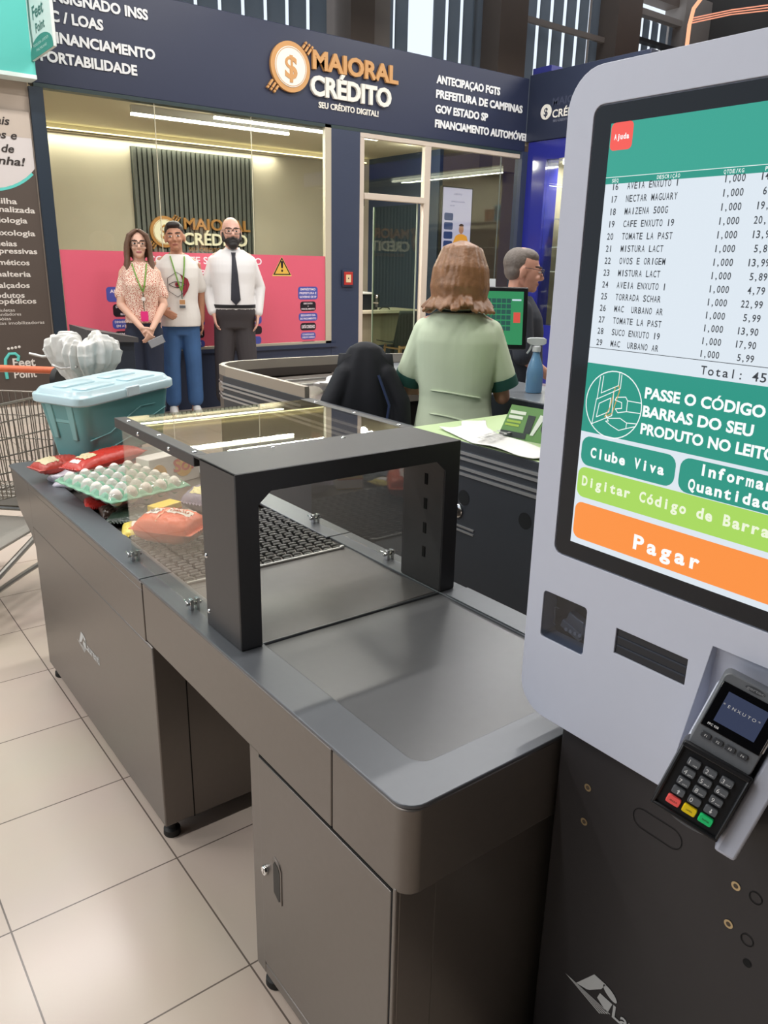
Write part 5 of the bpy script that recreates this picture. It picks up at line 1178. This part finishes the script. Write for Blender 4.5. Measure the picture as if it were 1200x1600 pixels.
tp = [(0,1.475,.022),(0,1.44,.016),(0,1.40,.020),(0,1.30,.028),(0,1.20,.035),(0,1.12,.040),(0,1.06,.044),(0,1.015,.002)]
rings = []
for x,z,w in tp:
    yy = chest_y(T3,Gt,0,z) - .004 - (.02 if z > 1.45 else 0); rings.append([(-w,yy+.004,z),(0,yy-.008,z),(w,yy+.004,z),(0,yy+.010,z)])
b.loft(rings); b.build('tie', M('navy_tie','#23242f',.6,noise=.3,nscale=60), m3)
trousers(m3, M('charcoal_trousers','#3a3639',.8), T3, 1.0, .115, [.112,.092,.085], hip=.020)
b = MB(); zz = .985; rg = sell(ring_at(T3,zz)[0]+.024, ring_at(T3,zz)[1]+.024, 0, ring_at(T3,zz)[2], zz); rg2 = [(x,y,zz+.032) for x,y,_ in rg]; b.loft([rg, rg2]); b.build('belt', M('black_belt','#17161a',.45), m3)
for s in (-1,1): shoe(m3, M('dark_shoe','#17181c',.4), s, .115)
def f3(b):
    b.ell((0,-.052,1.585),(.060,.060,.048)); b.ell((0,-.085,1.560),(.040,.032,.036))
    for s in (-1,1): b.limb([(s*.064,-.030,1.60),(s*.074,-.005,1.655)],[.020,.008])
    b.limb([(-.030,-.093,1.600),(0,-.104,1.619),(.030,-.093,1.600)],[.010,.009,.010])
hairset(m3, H3, hairM('beard','#1b1514'), f3, [], voxel=.005, name='beard')
glasses(m3, H3, M('black_frame','#15110f',.3), w=.029, h=.021)

# ---- cashier, seen from behind
T4 = torso(.98,1.02,.012,.02)
A4 = [dict(p=[(-.165,.012,1.40),(-.225,-.035,1.10),(-.15,-.19,1.24)], d=(.25,-.7,.5), n=(.5,0,-.6), side=1, curl=.5), dict(p=[(.165,.012,1.40),(.235,-.06,1.12),(.15,-.28,1.08)], d=(-.3,-1,0), n=(0,.1,-1), side=1, curl=.4)]
ca, H4 = person('cashier with a chestnut bob and pale green shirt with dark green cuffs, seen from behind', (1.63,1.20,0), 2.33, 1.545, '#d6a38b', T4, .16, A4, head_turn=-.15, head_tilt=.10, hs=1.04)
Mgs_ = M('pale_green_shirt','#cfdcc0',.75,noise=.03,bump=.35,nscale=5)
shirt(ca, 'shirt', Mgs_, T4, .030, .80, [[(-.150,.012,1.405),(-.215,-.025,1.20)],[(.150,.012,1.405),(.222,-.035,1.20)]], [[.062,.070],[.062,.070]], flare=.010, top=1.495)
for s,dx,dy in ((-1,-.215,-.025),(1,.222,-.035)):
    a = Vector((s*.150,.012,1.405)); c = Vector((dx,dy,1.20)); d = (c-a).normalized()
    MB().tube([c+d*.005, c+d*.055],[.0705,.072],20).build('sleeve_cuff', M('bottle_green','#1f5048',.7), ca)
b = MB(); b.loft([[(x,y,z) for x,y,_ in sell(r,r*.95,0,.022,0,2)] for z,r in ((1.475,.072),(1.50,.070),(1.535,.062),(1.505,.078))]); b.build('collar', Mgs_, ca)
b = MB(); b.tube([(x,y,1.513-.014*(y>0)) for x,y,_ in sell(.075,.072,0,.022,0,2,20)]+[(.075,.022,1.513)], .0065, 6); b.build('lanyard', M('lanyard_black','#23302b',.6), ca)
b = MB()
for z0_,a_ in ((1.12,.02),(1.0,.03)):
    pts = []
    for k in range(12):
        x = -.13+.24*k/11; z = z0_+a_*math.sin(k/11*2.0-.4); rx,ry,cy = ring_at(T4,z); g_ = .0335; q_ = min(.98,abs(x)/(rx+g_)); pts.append((x, cy+(ry+g_)*(1-q_**2.5)**.4, z))
    b.tube(pts, [.001]+[.0042]*10+[.001], 6)
b.build('shirt_fold', Mgs_, ca)
trousers(ca, M('black_trousers','#1d1e22',.8), T4, 1.0, .10, [.105,.085,.08])
for s in (-1,1): shoe(ca, M('dark_shoe','#17181c',.4), s, .10)
Mh4 = M('hair_chestnut', '#8d6547', .42, noise=.45, nscale=26, bump=.5)
def f4(b): b.ell((0,.022,1.695),(.098,.112,.098)); b.ell((0,.035,1.61),(.095,.10,.085)); b.ell((0,.05,1.555),(.088,.085,.05))
lk = []; rn = random.Random(4)
for k in range(44):
    a = -PI*.12 + (PI*1.24)*k/43; c, s = math.cos(a), math.sin(a); j = rn.uniform(-.006,.006); L = rn.uniform(-.015,.015); fl = .030+.02*rn.random()
    lk.append(([(c*.02,.01+s*.03,1.796),(c*.075,.02+s*.085,1.762+j),(c*(.103+j),.022+s*(.115+j),1.685),(c*(.112+j),.025+s*(.120-j),1.61),(c*(.108-j),.025+s*(.108+j),1.555+L),(c*(.112+fl),.03+s*(.10+fl),1.515+L)],[.012,.018,.019,.018,.017,.009]))
hairset(ca, H4, Mh4, f4, lk, voxel=.0052)

# ---- customer with glasses, in profile
T5 = torso(1.06,1.1,.02)
A5 = [dict(p=[(-.195,.012,1.425),(-.245,-.02,1.16),(-.16,-.22,1.02)], d=(.2,-1,0), n=(0,0,-1), side=-1, curl=.5), dict(p=[(.195,.012,1.425),(.245,-.02,1.16),(.16,-.22,1.02)], d=(-.2,-1,0), n=(0,0,-1), side=1, curl=.5)]
m5, H5 = person('grey-haired man with thin glasses in profile behind the monitor', (2.58,1.77,0), .92, 1.575, '#cf9a85', T5, .19, A5, lips='#a86a60', jaw=1.05, head_tilt=.16)
shirt(m5, 'dark_shirt', M('charcoal_shirt','#2b2f38',.8), T5, .02, .85, [[(-.19,.012,1.425),(-.24,-.01,1.18)],[(.19,.012,1.425),(.24,-.01,1.18)]], [[.064,.066],[.064,.066]])
trousers(m5, M('black_trousers','#1d1e22',.8), T5, .97, .105, [.10,.085,.08])
for s in (-1,1): shoe(m5, M('dark_shoe','#17181c',.4), s, .105)
def f5(b):
    b.ell((0,.040,1.698),(.0785,.078,.078)); b.ell((0,.048,1.655),(.0735,.056,.058)); b.ell((0,.0,1.735),(.066,.07,.044))
hairset(m5, H5, hairM('grey','#6f655e'), f5, [])
glasses(m5, H5, M('thin_frame','#3a3a3c',.3,.5), w=.027, h=.017, r=.0018)
# ================================================================ GOODS ON THE PACKING DECK
DZ = .722
def pillow(name, label, cat, c, L, Wd, H, rot, mat, seam=True, group=None, amp=.05, seed=1, tilt=0, roll_=0, build=True, ex=.5):
    """soft filled pouch"""
    t = thing(name, label, cat, c, local=True, group=group, rot=(roll_,tilt,rot))
    rn = random.Random(seed); ks = [(rn.uniform(8,26),rn.uniform(8,26),rn.uniform(0,6)) for _ in range(5)]
    b = MB(); n, m_ = 36, 22
    def pt(u,v,s):
        x = (u-.5)*2; y = (v-.5)*2
        k = max(0,(1-abs(x)**3.2))**ex * max(0,(1-abs(y)**2.6))**ex
        wr = 1+amp*sum(math.sin(a*x*L*9+d)*math.cos(bb*y*Wd*9+d) for a,bb,d in ks)
        pin = 1-.06*abs(x)**4
        return Vector((x*L/2, y*Wd/2*pin, H/2 + s*(H/2)*k*wr))
    for s in (1,-1):
        g = MB(); g.grid(lambda u,v: pt(u,v,s), n, m_)
        if s < 0: g.f = [tuple(reversed(f)) for f in g.f]
        b.add(g.v, g.f)
    o = b.build('pouch', mat, t, smooth=70)
    if seam:
        for s in (-1,1): MB().grid(lambda u,v: Vector((s*(L/2-.006+.018*u), (v-.5)*Wd*.9, H/2+.003*math.sin(v*60))), 2, 20).build('sealed_end', mat, t, solid=.001)
    return t, pt
def decal(t, pt, name, mat, u0,u1,v0,v1, lift=.0015, n=10, s=1):
    g = MB(); g.grid(lambda u,v: pt(u0+(u1-u0)*u, v0+(v1-v0)*v, s)+Vector((0,0,lift*s)), n, n)
    return g.build(name, mat, t, smooth=70)
def M2(name, c, r=.3): return M(name, c, r, bump=.25, nscale=35)
# big orange bag, front
t, pt = pillow('grocery_bag', 'big orange plastic food bag with white brand panels at the front of the deck', 'food bag', (.170,.725,DZ+.0205), .165,.13,.085, -.95, M2('orange_film','#e8663a'), seed=5, amp=.03, ex=.38)
wm = M('pouch_white','#ece4dc',.4)
for (u0,u1,v0,v1) in ((.12,.36,.30,.62),(.46,.88,.42,.68)): decal(t, pt, 'white_panel', wm, u0,u1,v0,v1)
decal(t, pt, 'pale_stripe', M('pouch_peach','#f0a987',.4), .42,.45,.08,.92)
def tdecal(t, pt, name, mat, s, u0, v0, du, dv, wd):
    g = MB(); text(g, s, (0,0,0), (1,0,0), (0,1,0), 1.0, w=wd, bold=1); xs = [p[0] for p in g.v]
    g.v = [tuple(pt(u0+p[0]*du/wd, v0+p[1]*dv, 1)+Vector((0,0,.003))) for p in g.v]; return g.build(name, mat, t, smooth=0)
tdecal(t, pt, 'brand_text', M('pouch_dark','#6a4a44',.5), 'ARROZ', .15,.38,.18,.12,1)
tdecal(t, pt, 'brand_text', M('pouch_orange_text','#d0683f',.5), 'URBANO', .50,.49,.33,.13,1)
# small yellow and white box
bx = thing('food_box', 'small yellow and white food box behind the orange bag', 'food box', (.245,.955,DZ+.001), rotz=.35, local=True)
MB().box(-.045,.045,-.025,.025,0,.055).build('carton', M('box_yellow','#e9c73f',.4), bx, bevel=.002)
MB().box(-.0455,.0455,-.0256,.0256,.004,.034).build('white_band', M('box_white','#e9e4dc',.4), bx, smooth=0)
MB().box(-.0455,.0455,-.0258,.0258,.034,.038).build('orange_band', M('box_orange','#e2803a',.4), bx, smooth=0)
# bread bag
t, pt = pillow('bread_bag', 'clear lilac-tinted bread bag with a yellow tag near the tunnel', 'bread bag', (.43,.99,DZ+.001), .21,.13,.085, .5, M('bread_film','#8d8191',.2,bump=.3,nscale=30), seed=8, ex=.42)
decal(t, pt, 'yellow_label', M('bread_label','#e3d69a',.4), .06,.22,.35,.75); 
for k in (.4,.55,.7,.85): decal(t, pt, 'white_stripe', M('bread_stripe','#cfc6cf',.4), k,k+.02,.1,.9)
# carton with the sun logo
sx = thing('food_carton', 'white food carton with a yellow sun logo reading Sol', 'food box', (.425,1.36,DZ+.001), rotz=.30, local=True)
MB().box(-.11,.11,-.035,.035,0,.105).build('carton', M('sol_white','#dedad6',.4), sx, bevel=.003)
b = MB(); b.prism(circ(.040,24,.04,.060),(0,-.0352,0),X3,Z3,(0,-.001,0)); b.build('sun_disc', M('sol_yellow','#eab24a',.4), sx, smooth=0)
b = MB(); text(b,'Sol',(-.008,-.0365,.042),X3,Z3,.045,w=.09,bold=1); b.build('logo_text', M('sol_red','#d8553f',.4), sx, smooth=0)
b = MB(); b.prism([(-.105,.012)]+[(-.070-.033*math.cos(a),.045+.036*math.sin(a)) for a in [PI*i/12 for i in range(13)]]+[(-.036,.012)],(0,-.0352,0),X3,Z3,(0,-.001,0)); b.build('yellow_arch', M('sol_yellow','#eab24a',.4), sx, smooth=0)
MB().box(-.103,-.037,-.0366,-.0355,.028,.037).build('red_stripe', M('sol_red','#d8553f',.4), sx, smooth=0)
# long red pouches
Mred = M2('red_film','#c23428'); 
t, pt = pillow('coffee_pouch', 'long glossy red pouch under the storage bin', 'food pouch', (.235,1.455,DZ+.062), .31,.10,.060, .50, Mred, seed=3)
decal(t, pt, 'round_label', M('label_cream','#d8caa2',.4), .14,.32,.25,.75); decal(t, pt, 'barcode_label', M('label_white','#e6e2dc',.4), .04,.10,.3,.7)
t, pt = pillow('coffee_pouch', 'red and cream pouch at the far left end of the deck', 'food pouch', (.105,1.555,DZ+.040), .16,.10,.055, .25, M2('red_film2','#b9463a'), seed=9)
decal(t, pt, 'cream_panel', M('label_cream','#d8caa2',.4), .08,.42,.15,.85)
t, pt = pillow('coffee_pouch', 'red pouch lying between the egg tray and the long red pouch', 'food pouch', (.37,1.50,DZ+.002), .20,.10,.055, .5, M2('red_film3','#a92c24'), seed=12)
# things under the tray
t, pt = pillow('food_pouch', 'black and green pouch under the near corner of the egg tray', 'food pouch', (.17,1.03,DZ+.001), .17,.11,.034, .9, M2('dark_green_film','#25352b'), seed=14)
decal(t, pt, 'barcode_label', M('label_white','#e6e2dc',.4), .55,.72,.2,.5)
t, pt = pillow('food_pouch', 'small red pouch peeping out under the egg tray beside the rim', 'food pouch', (.115,1.20,DZ+.001), .10,.07,.030, 1.3, M2('red_film4','#c22f2a'), seed=15)
t, pt = pillow('food_pouch', 'flat yellow and white pouch beside the orange bag', 'food pouch', (.125,.885,DZ+.001), .11,.07,.030, 1.2, M2('yellow_film','#d8c45c'), seed=16)
decal(t, pt, 'white_panel', wm, .2,.8,.2,.6)
t, pt = pillow('food_pouch', 'black jar-like pouch lying at the rim beyond the orange bag', 'food pouch', (.115,1.075,DZ+.001), .09,.05,.035, 1.4, M2('brown_film','#3b2a22'), seed=17)
crumple('plastic_wrap','crumpled white and lilac wrapper at the far left of the deck','wrapper',(.105,1.475,DZ+.028),(.045,.07,.030),M('film_lilac','#cfcbd6',.3,bump=.3,nscale=40),11)
# egg tray
EG = thing('egg_tray', 'pale green pulp egg tray tilted over the goods at the counter rim', 'egg tray', (.20,1.185,.7635), local=True, rot=(.02,.0,.22))
Mpulp = M('green_pulp','#8fbfa3',.85,noise=.12,nscale=60,bump=.2)
NX, NY, PT = 5, 6, .052
def trayz(u,v):
    x = (u-.5)*(NX*PT+.02); y = (v-.5)*(NY*PT+.02)
    fx = math.cos(2*PI*x/PT + (PI if NX % 2 == 0 else 0)); fy = math.cos(2*PI*y/PT + (PI if NY % 2 == 0 else 0))
    e = min(1, 14*min(u,1-u,v,1-v))
    return Vector((x,y,.030 - .026*max(-.75,(fx+fy)/2)*e))
b = MB(); b.grid(trayz, 60, 72); b.build('pulp_tray', Mpulp, EG, solid=.003, smooth=60)
Megg = M('egg_white','#e9e2da',.5,sss=.05)
tm = Matrix.Translation((.20,1.185,.7635)) @ Matrix.Rotation(.22,4,'Z') @ Matrix.Rotation(.02,4,'X')
eg0 = None
for j in range(NY):
    for i in range(NX):
        p = tm @ Vector(((i-(NX-1)/2)*PT, (j-(NY-1)/2)*PT, .0345))
        if eg0 is None:
            b = MB(); b.ell((0,0,0),(.0215,.0215,.0275),None,16,12); b.v = [(x*(1-.10*z/.0275),y*(1-.10*z/.0275),z) for x,y,z in b.v]
            eg0 = b.build('egg', Megg, None, smooth=60); tag(eg0, 'white hen egg standing in the pale green pulp tray', 'egg', 'eggs in the pulp tray'); e = eg0
        else: e = eg0.copy(); COL.objects.link(e)
        e.location = p
b = MB(); b.grid(lambda u,v: Vector(((u-.5)*.27,(v-.5)*.32,.060-.022*(max(abs(u-.5),abs(v-.5))*2)**8+.002*math.sin(u*40)*math.sin(v*37))), 24, 28); b.build('clear_wrap', glassM('clear_wrap','#f6f8f7',.08,1.6,1.45,.03), EG, smooth=60)

# storage bin resting on the goods
SB = thing('storage_bin', 'turquoise plastic storage bin with a pale lid resting on the groceries', 'storage bin', (.345,1.70,.800), local=True, rot=(0,-.05,.42))
Mbin = M('turquoise_plastic','#5f9b9c',.35,coat=.1); Mlid = M('pale_lid','#bcd6dd',.3,coat=.2)
b = MB(); rg = []
for z,w,d in [(0,.37,.19),(.004,.38,.20),(.06,.39,.215),(.20,.43,.245),(.212,.435,.25)]: rg.append([(x,y,z) for x,y in rrect(w,d,.045,6)])
b.loft(rg); bn = b.build('tub', Mbin, SB, bevel=.003)
b = MB()
for pts in ([(-.19,.075),(-.10,.085),(-.02,.125),(.05,.155),(.14,.15)],[(-.175,.035),(-.09,.030),(0,.05),(.09,.10),(.20,.135)]):
    q_ = []
    for i in range(len(pts)-1):
        for k in range(5): f = k/5; q_.append((pts[i][0]+(pts[i+1][0]-pts[i][0])*f, pts[i][1]+(pts[i+1][1]-pts[i][1])*f))
    b.tube([(x,-(.100+.022*z/.2)-.0015,z) for x,z in q_], .003, 6)
b.build('wavy_rib', Mbin, bn)
b = MB()
b.box(-.207,-.187,-.07,.07,.13,.20); b.loft([[(-.203,-.06,.07),(-.186,-.06,.07),(-.186,-.035,.07),(-.203,-.035,.07)],[(-.218,-.07,.20),(-.197,-.07,.20),(-.197,-.035,.20),(-.218,-.035,.20)]]); b.loft([[(-.203,.035,.07),(-.186,.035,.07),(-.186,.06,.07),(-.203,.06,.07)],[(-.218,.035,.20),(-.197,.035,.20),(-.197,.07,.20),(-.218,.07,.20)]])
b.build('end_grip', M('turquoise_plastic_light','#7fb3b2',.35), bn, bevel=.004)
b = MB(); rg = []
for z,w,d,r in [(.200,.455,.265,.05),(.206,.47,.28,.055),(.228,.47,.28,.055),(.232,.465,.275,.055),(.234,.45,.26,.05),(.246,.435,.245,.05),(.250,.427,.237,.048),(.246,.413,.223,.045),(.245,.405,.215,.04)]: rg.append([(x,y,z) for x,y in rrect(w,d,r,6)])
b.loft(rg); ld_ = b.build('lid', Mlid, SB, smooth=40)
b = MB()
for (x0,x1,y0,y1) in ((-.17,-.02,.015,.085),(-.17,-.02,-.085,-.015),(.03,.18,.015,.085),(.03,.18,-.085,-.015)): b.loft([[(x,y,z) for x,y in rrect((x1-x0)*k,(y1-y0)*k,.02,4,(x0+x1)/2,(y0+y1)/2)] for k,z in ((1,.244),(1,.249),(.93,.252))])
b.build('lid_relief', Mlid, ld_, smooth=40)
MB().box(-.03,.03,-.146,-.135,.205,.240).build('lid_clip', M('lid_clip_pale','#d3e4ea',.3), ld_, bevel=.003)

# shopping cart
CTL = thing('shopping_cart', 'grey wire shopping cart with an orange handle beyond the end of the counter', 'shopping cart', (.20,2.64,0), rotz=-.763, local=True)
Mwire = M('cart_wire','#8d8880',.35,.8); Mor_ = M('orange_handle','#dd6b3f',.4,noise=.15,nscale=40)
b = MB(); b.tube([(-.27,0,.99),(.27,0,.99)],.016,12); b.build('handle', Mor_, CTL)
b = MB()
for s in (-1,1): b.tube([(s*.265,0,.985),(s*.265,-.03,.93),(s*.25,-.06,.90),(s*.24,-.12,.42),(s*.235,-.10,.36)],.012,10)
for s in (-1,1): b.tube([(s*.235,-.10,.36),(s*.235,-.02,.22),(s*.235,.02,.13)],.014,10); b.tube([(s*.235,-.08,.34),(s*.225,-.30,.30),(s*.20,-.62,.20),(s*.19,-.72,.13)],.014,10); b.tube([(s*.235,.0,.17),(s*.21,-.40,.165),(s*.19,-.72,.15)],.011,8)
b.tube([(-.235,-.10,.36),(.235,-.10,.36)],.012,8); b.tube([(-.2,-.62,.20),(.2,-.62,.20)],.010,8)
b.build('frame', M('cart_frame','#9a9791',.35,.7), CTL)
b = MB()
def bp(s,f,g):      # s side, f 0 rear..1 front, g 0 top..1 bottom
    wt = .26-.05*f; wb = .225-.05*f; y = -.06-.76*f + .05*g*(1-f) + .10*g*f; z = (.90+.02*f)*(1-g) + (.46+.09*f)*g
    return (s*(wt+(wb-wt)*g), y, z)
for s in (-1,1):
    for k in range(27): b.tube([bp(s,k/26,0), bp(s,k/26,1)],.0026,5)
    for g in (0,.18,.36,.54,.72,.88,1): b.tube([bp(s,k/8,g) for k in range(9)],.0032 if g else .006,6)
for k in range(17):
    f = k/16*2-1
    for fr_e in (0,1): b.tube([tuple(Vector(bp(-1,fr_e,0)).lerp(Vector(bp(1,fr_e,0)),(f+1)/2)), tuple(Vector(bp(-1,fr_e,1)).lerp(Vector(bp(1,fr_e,1)),(f+1)/2))],.0026,5)
    b.tube([tuple(Vector(bp(-1,0,1)).lerp(Vector(bp(1,0,1)),(f+1)/2)), tuple(Vector(bp(-1,1,1)).lerp(Vector(bp(1,1,1)),(f+1)/2))],.0026,5)
for g in (0,.25,.5,.75,1):
    for fr_e in (0,1): b.tube([bp(-1,fr_e,g), bp(1,fr_e,g)],.0035,6)
for k in range(9): b.tube([bp(-1,k/8,1), bp(1,k/8,1)],.0035,6)
b.build('wire_basket', Mwire, CTL)
b = MB(); b.box(-.20,.20,-.60,-.12,.315,.33); b.box(-.21,.21,-.13,-.09,.38,.47); b.build('lower_tray', M('cart_tray','#a39e96',.5,.1), CTL, bevel=.004)
MB().lathe([(.045,-.012),(.055,-.012),(.055,.012),(.045,.012)],(.272,-.05,.955),'x',20).build('grip_ring', Mrub, CTL)
for (x,y) in ((-.235,.03),(.235,.03),(-.19,-.74),(.19,-.74)):
    b = MB(); b.lathe([(.001,-.014),(.055,-.014),(.060,-.006),(.060,.006),(.055,.014),(.001,.014)],(x,y,.0605),'x',22); wh = b.build('wheel', Mrub, CTL)
    MB().box(x-.022,x+.022,y-.025,y+.025,.10,.15).build('fork', Mwire, wh, bevel=.004)

# bag rack and bags
RK = thing('bag_rack', 'thin steel bag rack with two prongs behind the storage bin', 'rack', (.44,2.12,0), local=True)
cl = Vector((-.79,.61,0))
b = MB(); b.tube([(0,0,.012),(0,0,1.10)],.012,10); b.lathe([(.001,0),(.13,0),(.13,.008),(.02,.012)],(0,0,0)); b.build('post', Malu, RK)
b = MB(); b.tube([Vector((0,0,1.09)), cl*.13+Vector((0,0,1.088)), cl*.22+Vector((0,0,1.080)), cl*.275+Vector((0,0,1.092))],.0055,8); b.build('prong', Malu, RK)
b = MB(); o2 = Vector((-.10,-.13,-.02)); b.tube([Vector((0,0,1.06)), o2+Vector((0,0,1.062+.02))+cl*.02, o2+cl*.08+Vector((0,0,1.075)), o2+cl*.115+Vector((0,0,1.088))],.0055,8); b.build('prong', Malu, RK)
Mpb = M('milky_plastic','#e4e3df',.35,bump=.3,nscale=30)
def bunch(name, label, c, prof, seed, sx=1, sy=1, lean=(0,0), fr=(4,31), n=11):
    """gathered film bags: irregular fine pleats over a waisted outline, the ruff bending outwards"""
    rn = random.Random(seed); ks = [(rn.randint(*fr), rn.uniform(0,6), rn.uniform(-2.5,2.5), rn.uniform(.5,1.2)) for _ in range(n)]
    hs = [(rn.uniform(9,22), rn.uniform(0,6), rn.randint(2,7)) for _ in range(4)]
    t = thing(name, label, 'bag', c, local=True); b = MB(); rings = []; NA = 150
    m_ = len(prof)-1
    for k in range(m_*5+1):
        i = min(k//5, m_-1); f = k/5-i; f2 = f*f*(3-2*f); r,z,am = [prof[i][q]+(prof[i+1][q]-prof[i][q])*(f2 if q else f) for q in range(3)]
        rg = []
        for j in range(NA):
            a = 2*PI*j/NA; w = sum(g_*math.sin(m*a+p_+tw*z*9) for m,p_,tw,g_ in ks)/n**.5
            w2 = sum(math.sin(h_*z*4+p_+q*a) for h_,p_,q in hs)/2
            rr = r*(1+am*w+.035*w2); rg.append((sx*rr*math.cos(a)+lean[0]*z, sy*rr*math.sin(a)+lean[1]*z, z + am*.055*math.sin(3*a+seed)+am*.05*w2))
        rings.append(rg)
    b.loft(rings); b.build('film', Mpb, t, smooth=75); return t
bunch('hanging_bags','bunch of milky white plastic bags gathered at the rack, hanging behind the bin',(.397,2.056,.84),[(.06,.0,.04),(.075,.05,.05),(.074,.12,.06),(.058,.165,.10),(.070,.195,.13),(.098,.225,.14),(.108,.27,.16),(.098,.315,.20),(.072,.335,.26),(.04,.31,.3),(.01,.27,.1)],5,sx=1.05,sy=.85)
bunch('hanging_bags','fan of white plastic bags on the prongs, left of the gathered bunch',(.365,2.13,.97),[(.025,.0,.06),(.045,.045,.10),(.066,.09,.13),(.078,.13,.16),(.074,.165,.20),(.05,.19,.24),(.01,.16,.1)],8,sx=.95,sy=.7,lean=(-.25,.2))

# tidy: helper flags and text on the counters' own parts are done
for o in bpy.data.objects:
    if '_local' in o: del o['_local']
    if '_T' in o: del o['_T']
